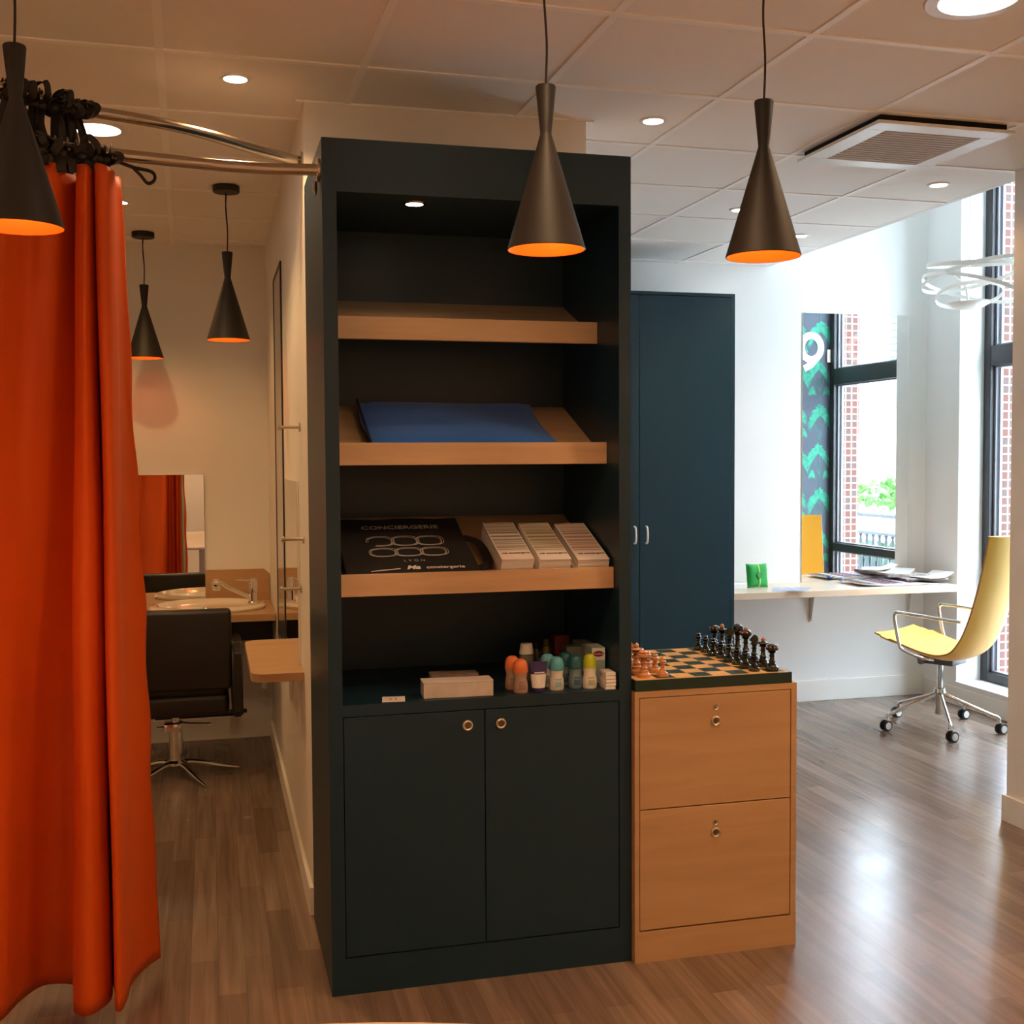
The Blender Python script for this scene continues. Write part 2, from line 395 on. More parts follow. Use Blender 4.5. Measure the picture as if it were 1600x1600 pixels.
# ---------------------------------------------------------------- chessboard and pieces
BZ0, BZ1 = .857, .893
M_green = mat('board_green', (.008, .028, .018), .3)
M_bsq = mat('square_green', (.006, .036, .024), .35, var=.25, vscale=30)
M_lsq = mat('square_maple', (.78, .47, .17), .35, var=.12, vscale=25)
cb_ = thing('chessboard', 'green and maple chessboard lying on top of the beech drawer unit', 'chessboard', (1.53, 3.62, BZ0))
b = NB(); BX0, BX1, BY0, BY1 = 1.264, 1.800, 3.347, 3.883
bx(b, BX0, BY0, BZ0+.0002, BX1, BY1, BZ1-.0012, .001); obj('case', b, M_green, cb_)
b = NB(); bx(b, BX0+.006, BY0+.006, BZ1-.0012, BX1-.006, BY1-.006, BZ1-.0006); obj('border', b, M_lsq, cb_)
b = NB(); q = (BX1-BX0-.03)/8
sqx = lambda i: BX0+.015+q*i
for i in range(8):
    for j in range(8):
        bx(b, sqx(i), BY0+.015+q*j, BZ1-.0006, sqx(i+1), BY0+.015+q*(j+1), BZ1, mi=(i+j) % 2)
obj('squares', b, [M_lsq, M_bsq], cb_)
def piece_proto(kind, dark):
    body = mat('piece_dark', (.010, .014, .010), .22, coat=.4) if dark else mat('piece_light', (.60, .27, .10), .25, coat=.4)
    acc = mat('piece_copper', (.50, .20, .09), .3) if dark else mat('piece_light_top', (.66, .33, .13), .25)
    gold = mat('piece_gold', (.22, .15, .05), .35)
    H = dict(pawn=.060, rook=.086, knight=.096, bishop=.100, queen=.112, king=.118)[kind]
    nm = {'pawn': 'pawn', 'rook': 'rook', 'knight': 'knight', 'bishop': 'bishop', 'queen': 'queen', 'king': 'king'}[kind]
    r = thing('chess_'+nm, 'chess piece', 'chess piece')
    k = .021 if kind != 'pawn' else .018
    hb = H*.70
    pr = [(0, 0), (k, 0), (k*1.02, .004), (k*.95, .008), (k*.98, .010), (k*.7, .014), (k*.62, hb*.30), (k*.75, hb*.33), (k*.48, hb*.38), (k*.55, hb*.5), (k*.38, hb*.56), (k*.34, hb*.72), (k*.55, hb*.76), (k*.36, hb*.80), (k*.40, hb*.93), (k*.72, hb*.97), (k*.5, hb), (0, hb)]
    b = NB(); lathe(b, pr, 20); obj('stem', b, body, r, True)
    b = NB()
    for a in range(14):
        t = 2*PI*a/14; ball(b, (k*1.0*math.cos(t), k*1.0*math.sin(t), .006), .0018, 0, 6)
    obj('beading', b, gold if dark else acc, r, True)
    b = NB()
    if kind == 'pawn':
        lathe(b, [(0, hb), (k*.42, hb), (k*.66, hb+.005), (k*.42, hb+.009), (k*.30, hb+.010), (k*.5, hb+.014), (k*.25, H), (0, H)], 16, mi=0)
    elif kind == 'rook':
        lathe(b, [(0, hb), (k*.5, hb), (k*.95, hb+.006), (k*.95, hb+.013), (k*.7, hb+.016), (k*.8, hb+.020), (k*.35, H-.001), (0, H)], 18)
        for a in range(8):
            t = 2*PI*a/8; bx(b, k*.8-.002, -.0025, hb+.012, k*.8+.002, .0025, hb+.018, M=Matrix.Rotation(t, 4, 'Z'), mi=1)
    elif kind == 'bishop':
        lathe(b, [(0, hb), (k*.4, hb), (k*1.0, hb+.008), (k*.95, hb+.010), (k*.4, hb+.012), (k*.3, hb+.014)], 18)
        ball(b, (0, 0, hb+.020), .0075, 1); tube(b, [(0, 0, hb+.025), (0, 0, H)], [.004, .0008], 8, 1)
    elif kind == 'knight':
        prism(b, [(-.010, 0), (.008, 0), (.012, .010), (.013, .020), (.004, .031), (-.002, .030), (-.006, .022), (-.016, .018), (-.018, .011), (-.008, .010)], -.006, .006, Matrix.Translation((0, 0, hb-.002)) @ Matrix.Rotation(PI/2, 4, 'X'))
        bmesh.ops.bevel(b, geom=b.edges[:], offset=.0015, segments=2, affect='EDGES')
    elif kind == 'queen':
        lathe(b, [(0, hb), (k*.5, hb), (k*.9, hb+.008), (k*.98, hb+.016), (k*.7, hb+.023), (k*.3, hb+.026)], 18)
        for a in range(7):
            t = 2*PI*a/7; ball(b, (k*.86*math.cos(t), k*.86*math.sin(t), hb+.017), .0034, 1, 8)
        ball(b, (0, 0, H-.006), .007, 1)
    else:
        lathe(b, [(0, hb), (k*.5, hb), (k*.85, hb+.006), (k*.95, hb+.016), (k*.85, hb+.026), (k*.3, hb+.032)], 18)
        cyl(b, (0, 0, hb+.026), (0, 0, H+.006), .0022, 10, 2)
    obj('head', b, [body, acc, M_paper if dark else acc], r, True)
    return r
used = {}
def put_piece(kind, dark, i, j, label, group):
    key = (kind, dark); loc = (sqx(i)+q/2, BY0+.015+q*(j+.5), BZ1)
    if key not in used:
        r = piece_proto(kind, dark); used[key] = r; r.location = loc; WM[r.name] = Matrix.Translation(loc)
        r['label'] = label; r['group'] = group; r.rotation_euler = (0, 0, 0 if dark else PI)
        return r
    return dup(used[key], loc, 0 if dark else PI, label, group)
ordn = ['nearest the front edge', 'second from the front', 'third from the front', 'fourth from the front', 'fifth from the front', 'sixth from the front', 'seventh from the front', 'farthest from the front']
back = ['rook', 'bishop', 'knight', 'queen', 'king', 'knight', 'bishop', 'rook']
for j in range(8):
    put_piece(back[j], True, 7, j, 'black chess %s in the outer right row, %s' % (back[j], ordn[j]), 'black chess pieces on the right')
for j in range(8):
    put_piece('pawn', True, 6, j, 'black chess pawn in the pawn row, %s' % ordn[j], 'black chess pieces on the right')
for j in range(3):
    put_piece(['rook', 'bishop', 'knight'][j], False, 0, j, 'light wooden chess %s in the outer left row, %s' % (['rook', 'bishop', 'knight'][j], ordn[j]), 'light chess pieces on the left')
for j in range(6):
    put_piece('pawn', False, 1, j, 'light wooden chess pawn beside the blue cabinet, %s' % ordn[j], 'light chess pieces on the left')

# ---------------------------------------------------------------- blue cupboard at the back
cu = thing('wall_cupboard', 'tall petrol blue cupboard with pale bow handles against the back wall', 'cupboard', (2.3, 6.14, 0))
b = NB(); bx(b, 1.75, 6.16, 0, 2.93, 6.735, 2.518); obj('body', b, M_petrol2, cu)
b = NB(); bx(b, 2.905, 6.141, 0, 2.93, 6.16, 2.518); bx(b, 1.75, 6.141, 2.50, 2.905, 6.16, 2.518); obj('surround', b, M_petrol2, cu)
for x0, x1, hx in ((1.79, 2.3435, 2.315), (2.3475, 2.902, 2.385)):
    b = NB(); bx(b, x0, 6.14, .09, x1, 6.158, 2.497, .001); d = obj('door', b, M_petrol2, cu)
    b = NB(); tube(b, catmull([(hx, 6.14, 1.10), (hx, 6.12, 1.108), (hx, 6.112, 1.148), (hx, 6.12, 1.188), (hx, 6.14, 1.196)], 6), .006, 10); obj('handle', b, M_white, d, True, label='pale bow handle')

# ---------------------------------------------------------------- pendants
def pendant_proto():
    r = thing('pendant_lamp', 'pendant', 'pendant lamp')
    # origin at the rim centre; shade 0.40 high
    b = NB()
    out = [(.0925, 0), (.0935, .002), (.0138, .272), (.0138, .278), (.0240, .382), (.022, .386), (0, .386)]
    lathe(b, out, 48); obj('shade', b, M_blackm, r, True)
    b = NB(); lathe(b, [(.0925, .0005), (.0905, .001), (.0125, .262), (0, .263)], 48); obj('shade_lining', b, M_gold, r, True, label='glowing copper-orange inner lining')
    b = NB(); lathe(b, [(0, .095), (.012, .10), (.017, .115), (.014, .135), (.008, .15), (.008, .19), (0, .19)], 20); obj('bulb', b, M_bulb, r, True)
    return r
KS = .955
PL = [(-.406*KS, 2.83*KS, HC+(2.107-HC)*KS, 'black cone pendant lamp at the far left in front of the orange curtain', 'pendants over the counter'),
      (.823*KS, 2.80*KS, HC+(2.100-HC)*KS, 'black cone pendant lamp hanging in front of the blue display cabinet', 'pendants over the counter'),
      (1.416*KS, 2.80*KS, HC+(2.106-HC)*KS, 'black cone pendant lamp right of the cabinet under the open ceiling', 'pendants over the counter'),
      (.092, 5.30, 2.113, 'black cone pendant lamp with round canopy in the booth, nearer one', 'pendants in the salon booth'),
      (-.318, 6.46, 2.126, 'black cone pendant lamp in the booth close to its back wall', 'pendants in the salon booth')]
for k, (x, y, z, lb, gp) in enumerate(PL):
    if k == 0:
        pp = pendant_proto(); pp['label'] = lb; pp['group'] = gp; pp.location = (x, y, z); o = pp
    else: o = dup(pp, (x, y, z), 0, lb, gp)
    o.name = 'pendant_lamp' if k == 0 else 'pendant_lamp.%03d' % k
    WM[o.name] = Matrix.Translation((x, y, z))
    b = NB(); H = ZC - .028; rr = .0028
    tube(b, catmull([(x, y, z+.383), (x+.003, y, z+.40+(H-z-.4)*.3), (x-.003, y, z+.4+(H-z-.4)*.7), (x, y, H)], 5), rr, 8)
    obj('cord', b, mat('cord_brown', (.03, .012, .006), .7) if k == 0 else bpy.data.materials['cord_brown'], o)
    b = NB(); lathe(b, [(0, H-.001), (.055, H-.001), (.058, H+.002), (.058, ZC-.0015), (0, ZC-.0015)], 32, Matrix.Translation((x, y, 0))); obj('canopy', b, M_blackm, o, True)
    l = bpy.data.lights.new('bulb_light', 'POINT'); l.energy = .75 if k < 3 else .25; l.color = (1, .42, .12); l.shadow_soft_size = .02
    lo = bpy.data.objects.new('bulb_light', l); COL.objects.link(lo); lo.parent = o; lo.location = (0, 0, .075)

# ---------------------------------------------------------------- downlights
def downlight(x, y, r, label, power, angle=130, col=WARM, rim=M_white):
    t = thing('downlight', label, 'ceiling light', (x, y, ZC), 0, 'recessed ceiling downlights')
    b = NB(); lathe(b, [(r, ZC-.001), (r*1.02, ZC-.006), (r*1.35, ZC-.005), (r*1.4, ZC+.001)], 40, Matrix.Translation((x, y, 0))); obj('trim_ring', b, rim, t, True)
    b = NB(); lathe(b, [(0, ZC-.002), (r, ZC-.0015)], 40, Matrix.Translation((x, y, 0))); obj('lens', b, M_lens, t)
    if power: spot(t, (x, y, ZC-.02), power, angle, .5, r, col)
    return t
downlight(.10, 3.81, .036, 'small lit downlight in the ceiling between curtain rails and blue cabinet', 22)
downlight(-.385, 5.73, .036, 'small lit downlight beside the curtain edge, over the booth', 20, 130, (1, .60, .22))
downlight(1.555, 3.93, .036, 'small lit downlight just right of the blue cabinet top', 20)
downlight(2.515, 5.225, .036, 'small lit downlight half hidden behind the right pendant shade', 14)
downlight(3.13, 5.758, .036, 'small lit downlight farthest back, right of the right pendant', 10)
downlight(3.15, 4.548, .036, 'small lit downlight below the ceiling cassette by the window side', 10)
downlight(1.985, 2.70, .10, 'large round downlight at the top right corner', 40)
downlight(-.375, 4.50, .082, 'bright large downlight seen through the black curtain ribbons', 34, 130, (1, .60, .24))
for x, y, lb in ((-1.4, 2.0, 'downlight left of the counter'), (.3, 1.2, 'downlight over the counter'), (2.0, .6, 'downlight near the right wall'), (.6, -1.0, 'downlight by the entrance'), (-1.5, 5.0, 'downlight over the hidden booth side'), (.75, 2.2, 'downlight in front of the cabinet')):
    downlight(x, y, .08, 'unseen ' + lb, 34, 130, (1, .60, .22) if 'booth' in lb else WARM)
PLACES = ['left wall near the entrance corner', 'left wall middle', 'left wall by the curtain', 'front wall left', 'front wall middle', 'front wall right', 'right wall near the entrance corner', 'right wall middle', 'right wall by the open passage']
for x, y in ((-2.25, -1.6), (-2.25, .2), (-2.25, 2.0), (-.6, -2.15), (1.0, -2.15), (2.4, -2.15), (2.95, -1.0), (2.95, .6), (2.95, 2.2)):  # fill lamps added out of view; walls bounce their light onto the ceiling
    downlight(x, y, .06, 'added wall-wash fill light outside the picture, %s' % PLACES.pop(0), 70, 105)

# ---------------------------------------------------------------- ceiling cassette
ac = thing('ceiling_cassette', 'square white air conditioning cassette hanging below the ceiling tiles', 'air conditioner', (2.565, 3.94, ZC))
AM = Matrix.Translation((2.566, 3.94, 2.750)) @ Matrix.Rotation(math.radians(1), 4, 'Z')
b = NB()
def sqring(bm, a, bb, z0, z1, M, bev=0):
    for x0, y0, x1, y1 in ((-a, -a, a, -bb), (-a, bb, a, a), (-a, -bb, -bb, bb), (bb, -bb, a, bb)): bx(bm, x0, y0, z0, x1, y1, z1, bev, M=M)
sqring(b, .283, .2, 0, .012, AM, .002); obj('panel', b, M_white, ac)
b = NB(); bx(b, -.198, -.198, .004, .198, .198, .012, M=AM)
for k in range(14): bx(b, -.19, -.185+k*.0275, .001, .19, -.180+k*.0275, .004, M=AM)
obj('grille', b, M_grille, ac)
b = NB(); bx(b, -.262, -.262, .012, .262, .262, .0365, M=AM); obj('shadow_gap', b, M_gap, ac)  # near-black block stands in for the shadow between panel and ceiling

# ---------------------------------------------------------------- curtain rods
def zc(P, z): return [(x, y, z) for x, y in P]
rod1 = thing('curtain_rod', 'curved brushed steel curtain rod fixed to the side of the blue cabinet, lower one', 'curtain rod', (.32, 3.42, 2.42), 0)
r1p = [(.318, 3.425), (.198, 3.443), (.055, 3.440), (-.033, 3.424), (-.135, 3.405), (-.236, 3.385), (-.317, 3.362), (-.40, 3.325), (-.55, 3.25), (-.75, 3.10), (-.95, 2.9), (-1.1, 2.65)]
b = NB(); tube(b, catmull(zc(r1p, 2.42), 6), .017, 16); obj('rail', b, M_steel, rod1, True)
b = NB(); cyl(b, (.3235, 3.425, 2.42), (.315, 3.425, 2.42), .034, 28); tube(b, [(.31, 3.425, 2.385), (.308, 3.42, 2.36), (.31, 3.415, 2.345)], [.006, .008, .003], 8); obj('wall_flange', b, M_steel, rod1, True)
rod2 = thing('curtain_rod', 'curved brushed steel curtain rod fixed to the white wall above the other', 'curtain rod', (.32, 4.05, 2.6), 0)
r2p = [(.323, 4.06), (.25, 4.01), (.16, 3.93), (.02, 3.80), (-.108, 3.71), (-.216, 3.66), (-.30, 3.63), (-.386, 3.58), (-.455, 3.52), (-.56, 3.42), (-.75, 3.23), (-.95, 3.0), (-1.15, 2.7)]
b = NB(); tube(b, catmull(zc(r2p, 2.60), 6), .017, 16); obj('rail', b, M_steel, rod2, True)
b = NB(); cyl(b, (.326, 4.06, 2.60), (.319, 4.06, 2.60), .034, 28); obj('wall_flange', b, M_steel, rod2, True)

# ---------------------------------------------------------------- curtain
cu_ = thing('orange_curtain', 'long orange satin curtain hanging in deep folds from black ribbon ties', 'curtain', (-.4, 3.4, 0))
top = [(-1.12, 2.62), (-1.02, 2.80), (-.93, 2.86), (-.86, 3.02), (-.78, 3.03), (-.70, 3.18), (-.62, 3.14), (-.55, 3.26), (-.49, 3.20), (-.445, 3.32), (-.405, 3.30), (-.370, 3.30), (-.345, 3.38), (-.325, 3.44), (-.312, 3.39), (-.328, 3.32), (-.300, 3.285), (-.288, 3.37), (-.296, 3.41), (-.290, 3.37), (-.275, 3.285), (-.248, 3.285), (-.236, 3.34), (-.240, 3.39), (-.236, 3.43), (-.228, 3.45)]
bot = [(-1.38, 2.55), (-1.25, 2.78), (-1.12, 2.80), (-1.03, 3.02), (-.95, 2.98), (-.86, 3.18), (-.78, 3.12), (-.70, 3.24), (-.64, 3.28), (-.581, 3.362), (-.545, 3.48), (-.50, 3.56), (-.44, 3.56), (-.385, 3.52), (-.362, 3.45), (-.392, 3.375), (-.350, 3.330), (-.298, 3.41), (-.302, 3.52), (-.288, 3.46), (-.278, 3.345), (-.262, 3.345), (-.252, 3.42), (-.247, 3.50), (-.215, 3.60), (-.172, 3.672)]
assert len(top) == len(bot)
NSUB = 6
T2 = catmull([(x, y, 0) for x, y in top], NSUB); B2 = catmull([(x, y, 0) for x, y in bot], NSUB)
ZT, ZB, NV = 2.375, .05, 60
b = NB(); rows = []
for v in range(NV+1):
    f = v/NV; z = ZT + (ZB-ZT)*f
    e = f**.85
    row = []
    for k, (p, r) in enumerate(zip(T2, B2)):
        u = k/(len(T2)-1)
        wob = .006*math.sin(z*5+u*40)*math.sin(f*PI)
        # sagging diagonal creases on the flat flap at the right edge
        if u > .9: wob += .010*math.sin((z*1.0+u*3)*17)*(u-.9)/.1*math.sin(f*PI)
        zz = z
        if v == 0: zz = ZT - .014*abs(math.sin(u*len(top)*.62))
        row.append(b.verts.new((p.x+(r.x-p.x)*e + wob*.4, p.y+(r.y-p.y)*e + wob, zz)))
    rows.append(row)
for a, c in zip(rows, rows[1:]):
    for k in range(len(a)-1): b.faces.new((a[k], a[k+1], c[k+1], c[k]))
cloth = obj('cloth', b, M_orange, cu_, True)
sd = cloth.modifiers.new('thick', 'SOLIDIFY'); sd.thickness = .0018
b = NB(); rr_ = []      # grey facing strip sewn inside the edge
for v in range(NV+1):
    a = rows_co = None
me = cloth.data; nx = len(T2)
for v in range(NV+1):
    p1 = Vector(me.vertices[v*nx+nx-8].co); p0 = Vector(me.vertices[v*nx+nx-3].co)
    n = (p0-p1).cross(Vector((0, 0, 1))); n.normalize()
    if n.y < 0: n = -n
    if n.x > 0: n = -n
    rr_.append([b.verts.new(WM[cu_.name] @ (p1+n*.004)), b.verts.new(WM[cu_.name] @ (p0+n*.004))])
for a, c in zip(rr_, rr_[1:]): b.faces.new((a[0], a[1], c[1], c[0]))
fac = obj('facing_strip', b, M_lining, cu_, True, label='grey facing strip inside the edge')
fac.modifiers.new('thick', 'SOLIDIFY').thickness = .001
# ribbon ties
def bow(cx, cy, cz, rng, loops=2, size=.05, wrap=.022, drop=.12):
    b = NB()
    def strap(P, w_, th=.0016):
        P = [Vector(p) for p in P]; prev = None; tw = rng.uniform(-.9, .9)
        side = Vector((math.cos(tw), math.sin(tw)*.6, math.sin(tw)*.5)).normalized()
        for i, p in enumerate(P):
            d = (P[min(i+1, len(P)-1)]-P[max(i-1, 0)])
            d = d.normalized() if d.length > 1e-7 else Vector((0, 0, 1))
            u = side - d*side.dot(d)
            if u.length < .15: u = d.orthogonal()
            u.normalize(); nn = d.cross(u)
            c = [b.verts.new(p+u*w_+nn*th), b.verts.new(p-u*w_+nn*th), b.verts.new(p-u*w_-nn*th), b.verts.new(p+u*w_-nn*th)]
            if prev:
                for q_ in range(4): b.faces.new((prev[q_], prev[(q_+1) % 4], c[(q_+1) % 4], c[q_]))
            else: b.faces.new(c)
            prev = c
        b.faces.new(prev)
    for dx in (-.007, .008):
        tube(b, [(cx+dx, cy+wrap*.9*math.cos(t), cz+wrap*.9*math.sin(t)) for t in [2*PI*k/14 for k in range(15)]], .009, 6, sx=.3)
    kn = Vector((cx+rng.uniform(-.01, .01), cy-.02, cz-.022))
    ball(b, kn, .017, 0, 8, (1, .8, .9))
    for s in range(loops):
        a = rng.uniform(-.5, PI+.5); L = size*rng.uniform(.8, 1.4)
        d = Vector((math.cos(a), rng.uniform(-.7, .2), math.sin(a)*.8+.2)).normalized()*L
        o_ = Vector((-d.z, rng.uniform(-.4, .4)*.03, d.x)).normalized()*L*.32
        strap(catmull([kn, kn+d*.5+o_, kn+d, kn+d*.5-o_, kn], 6), rng.uniform(.008, .012))
    for s in range(3):
        ex = Vector((rng.uniform(-.035, .035), rng.uniform(-.02, .01), -drop*rng.uniform(.5, 1)))
        strap(catmull([kn, kn+ex*.5+Vector((rng.uniform(-.015, .015), -.006, 0)), kn+ex], 5), rng.uniform(.009, .013))
    return b
rng = random.Random(4)
def at_rod(P, x):
    for (x0, y0), (x1, y1) in zip(P, P[1:]):
        if min(x0, x1) <= x <= max(x0, x1): return y0+(y1-y0)*(x-x0)/(x1-x0)
for x in (-.252, -.268, -.285, -.325, -.36, -.39, -.42, -.50, -.60, -.72, -.85, -.98):
    obj('ribbon_tie', bow(x, at_rod(r1p, x), 2.42, rng, 2, .045, drop=.06), M_ribbon, cu_, True)
for x in (-.352, -.37, -.39, -.41, -.43, -.45, -.48, -.52, -.58, -.66):
    obj('ribbon_tie', bow(x, at_rod(r2p, x), 2.60, rng, 3, .05, drop=.20), M_ribbon, cu_, True)
b = NB(); k_ = Vector((-.19, 3.37, 2.385))
tube(b, catmull([(-.24, 3.36, 2.40), k_, k_+Vector((.05, 0, -.010)), k_+Vector((.058, 0, -.03)), k_+Vector((.04, 0, -.042)), k_+Vector((.02, 0, -.02)), k_], 6), .008, 6, sx=.6)
obj('ribbon_tie', b, M_ribbon, cu_, True)

# ---------------------------------------------------------------- salon booth
t = thing('wash_counter', 'beech counter with cut-corner backsplash along the booth back wall', 'counter', (-.2, 6.4, .78))
b = NB(); bx(b, -1.3, 6.13, .745, .322, YB-.001, .785, .003); obj('worktop', b, M_beechf, t)
b = NB(); prism(b, [(-.03, .785), (.322, .785), (.322, .935), (.292, .965), (-.03, .965)], -.015, 0, Matrix.Translation((0, YB-.001, 0)) @ Matrix.Rotation(PI/2, 4, 'X') @ Matrix.Scale(-1, 4, (0, 0, 1)) ); obj('backsplash', b, M_beechf, t)
b = NB(); bx(b, -1.3, 6.45, .60, .322, 6.47, .7445); obj('apron', b, M_leather, t)
b = NB(); bx(b, -1.3, 6.722, .786, -.032, 6.738, 1.505, .001); obj('salon_mirror', b, M_mirror)
tag(bpy.data.objects['salon_mirror'], 'frameless mirror behind the wash basin reflecting the orange curtain', 'mirror')
# basin
t = thing('wash_basin', 'oval cream ceramic wash basin set in the booth counter', 'sink', (-.02, 6.40, .785))
b = NB()
Mb = Matrix.Translation((-.02, 6.42, .786)) @ Matrix.Diagonal((1, .82, 1, 1))
lathe(b, [(.30, 0), (.305, .012), (.295, .026), (.275, .030), (.255, .026), (.235, .010), (.18, .004), (0, .002)], 56, Mb); obj('bowl', b, M_ceramic, t, True)
b = NB(); lathe(b, [(0, .003), (.022, .004), (.026, .002)], 24, Mb @ Matrix.Translation((0, 0, .002))); obj('drain', b, M_chrome, t, True)
t = thing('basin_tap', 'chrome mixer tap with raised shower handset on the wash basin', 'tap', (.21, 6.36, .80))
b = NB(); lathe(b, [(.026, .812), (.027, .820), (.022, .826), (.021, .875), (.0, .876)], 24, Matrix.Translation((.215, 6.36, 0))); obj('tap_body', b, M_chrome, t, True)
b = NB(); lathe(b, [(.0, .877), (.022, .877), (.023, .930), (.018, .945), (0, .947)], 24, Matrix.Translation((.217, 6.36, 0)))
tube(b, [(.20, 6.355, .936), (.14, 6.34, .943), (.125, 6.335, .944)], [.005, .004, .003], 8); obj('tap_lever', b, M_chrome, t, True)
b = NB(); tube(b, catmull([(.205, 6.355, .845), (.16, 6.34, .868), (.09, 6.32, .905), (.055, 6.31, .930), (.035, 6.30, .940)], 5), [.011]*5+[.0105]*5+[.010]*5+[.011]*6, 14); obj('spout', b, M_chrome, t, True)
b = NB(); ball(b, (.025, 6.30, .928), .026, 0, 20, (1, 1, 1.15)); lathe(b, [(0, -.032), (.018, -.032), (.022, -.02)], 20, Matrix.Translation((.025, 6.30, .928))); obj('shower_head', b, M_chrome, t, True)
# pipe below
b = NB(); lathe(b, [(0, .30), (.016, .30), (.022, .305), (.022, .32), (.018, .33), (.018, .46), (.022, .47), (.022, .70), (0, .74)], 20, Matrix.Translation((.285, 6.60, 0)))
tag(obj('drain_pipe', b, M_white, None, True), 'short white plastic drain pipe below the wash counter', 'pipe')
# salon chair
sc = thing('salon_chair', 'black leather salon chair with chrome star base, seen from behind', 'chair', (-.185, 6.02, 0))
cx, cy = -.185, 5.99
b = NB(); bx(b, cx-.275, cy-.27, .475, cx+.275, cy-.18, .865, .022, seg=4); obj('backrest', b, M_leather, sc, True)
b = NB(); bx(b, cx-.26, cy-.24, .34, cx+.26, cy+.27, .45, .03, seg=4); obj('seat', b, M_leather, sc, True)
for s in (-1, 1):
    b = NB(); x0 = cx+s*.275; x1 = cx+s*.325
    poly = [(-.29, .36), (-.26, .335), (.20, .335), (.26, .37), (.28, .60), (.25, .68), (-.12, .68), (-.22, .70), (-.29, .66)]
    Mx = Matrix(((0, 0, 1, 0), (1, 0, 0, cy), (0, 1, 0, 0), (0, 0, 0, 1)))
    prism(b, poly, min(x0, x1), max(x0, x1), Mx); bmesh.ops.bevel(b, geom=[e for e in b.edges], offset=.010, segments=3, affect='EDGES')
    obj('armrest', b, M_leather, sc, True)
b = NB(); cyl(b, (cx, cy, .05), (cx, cy, .26), .034, 28); cyl(b, (cx, cy, .25), (cx, cy, .34), .018, 20); lathe(b, [(.034, .05), (.055, .062), (.055, .075), (.036, .085)], 28, Matrix.Translation((cx, cy, 0))); obj('column', b, M_chrome, sc, True)
b = NB(); bx(b, cx-.055, cy-.05, .235, cx+.03, cy+.05, .275, .006); tube(b, catmull([(cx+.02, cy-.03, .28), (cx+.06, cy-.05, .275), (cx+.12, cy-.06, .272), (cx+.17, cy-.06, .268)], 5), .006, 8); tube(b, [(cx-.09, cy-.02, .255), (cx-.04, cy-.02, .255)], .005, 8); obj('pump_lever', b, M_chrome, sc, True)
for a in (-62, 8, 80, 152, 224):
    t_ = math.radians(a); d = Vector((math.cos(t_), math.sin(t_), 0))
    b = NB(); base = Vector((cx, cy, 0))
    tube(b, catmull([base+d*.02+Vector((0, 0, .068)), base+d*.10+Vector((0, 0, .062)), base+d*.22+Vector((0, 0, .030)), base+d*.31+Vector((0, 0, .012))], 5), [.020-.0009*k for k in range(16)], 12); obj('leg', b, M_chrome, sc, True)
b = NB(); tube(b, catmull([(cx+.0, cy+.28, .30), (cx+.1, cy+.42, .22), (cx+.28, cy+.45, .21), (cx+.36, cy+.46, .215)], 5), .012, 10); tube(b, [(cx-.12, cy+.45, .21), (cx+.30, cy+.45, .21)], .018, 12); obj('footrest', b, M_black, sc, True)
# items on the partition wall
PX = .326
t = thing('wall_shelf', 'round-cornered beech shelf fixed to the booth partition wall below a mirror', 'shelf', (PX, 4.7, .8))
b = NB(); r_ = .06
poly = [(PX-.001, 4.29), (PX-.001, 5.13)] + [(.135+r_*(1-math.sin(a)), 5.07+r_*math.cos(a)) for a in [k*PI/16 for k in range(9)]] + [(.135+r_*(1-math.cos(a)), 4.35-r_*math.sin(a)) for a in [k*PI/16 for k in range(9)]]
prism(b, poly, .770, .80); obj('board', b, M_beechf, t)
for y in (4.45, 4.95):
    b = NB(); prism(b, [(0, 0), (.12, 0), (.12, -.012), (.014, -.03), (.012, -.20), (0, -.20)], -.01, .01, Matrix.Translation((PX-.001, y, .769)) @ Matrix(((-1, 0, 0, 0), (0, 0, 1, 0), (0, 1, 0, 0), (0, 0, 0, 1)))); obj('bracket', b, M_white, t)
b = NB(); bx(b, PX-.009, 4.45, .802, PX-.001, 5.16, 1.50, .001); tag(obj('shelf_mirror', b, [M_mirror]), 'narrow mirror on the partition wall right above the beech wall shelf', 'mirror')
t = thing('tall_mirror', 'tall slim dark-framed mirror on the partition wall deep in the booth', 'mirror', (PX, 5.5, .7))
b = NB()
for y0, y1, z0, z1 in ((5.30, 5.315, .70, 2.47), (5.865, 5.88, .70, 2.47), (5.315, 5.865, .70, .715), (5.315, 5.865, 2.455, 2.47)): bx(b, PX-.008, y0, z0, PX-.001, y1, z1)
obj('frame', b, M_frame, t)
b = NB(); bx(b, PX-.005, 5.315, .715, PX-.0015, 5.865, 2.455); obj('glass', b, mat('silvery_glass', (.62, .62, .60), .18, metal=.85), t)
for z, y, lb in ((1.702, 4.33, 'topmost'), (1.297, 4.22, 'middle'), (1.103, 4.36, 'lowest')):
    t = thing('wall_peg', 'brass coat peg sticking out of the partition wall, the %s of three' % lb, 'coat peg', (PX, y, z), 0, 'brass pegs on the partition wall')
    b = NB(); cyl(b, (PX, y, z), (PX-.075, y, z), .006, 12); cyl(b, (PX-.070, y, z), (PX-.08, y, z), .011, 16); obj('peg_rod', b, M_brass, t, True)
    b = NB(); cyl(b, (PX-.001, y, z), (PX-.006, y, z), .016, 20); obj('wall_plate', b, M_brass, t, True)

# ---------------------------------------------------------------- things on the slanted shelves
F2, F3 = FR[1], FR[2]
M_blue = mat('royal_blue_cloth', (.005, .105, .46), .85, sheen=.2, bump=.4, bscale=250)
M_blue2 = mat('navy_piping', (.004, .008, .03), .8)
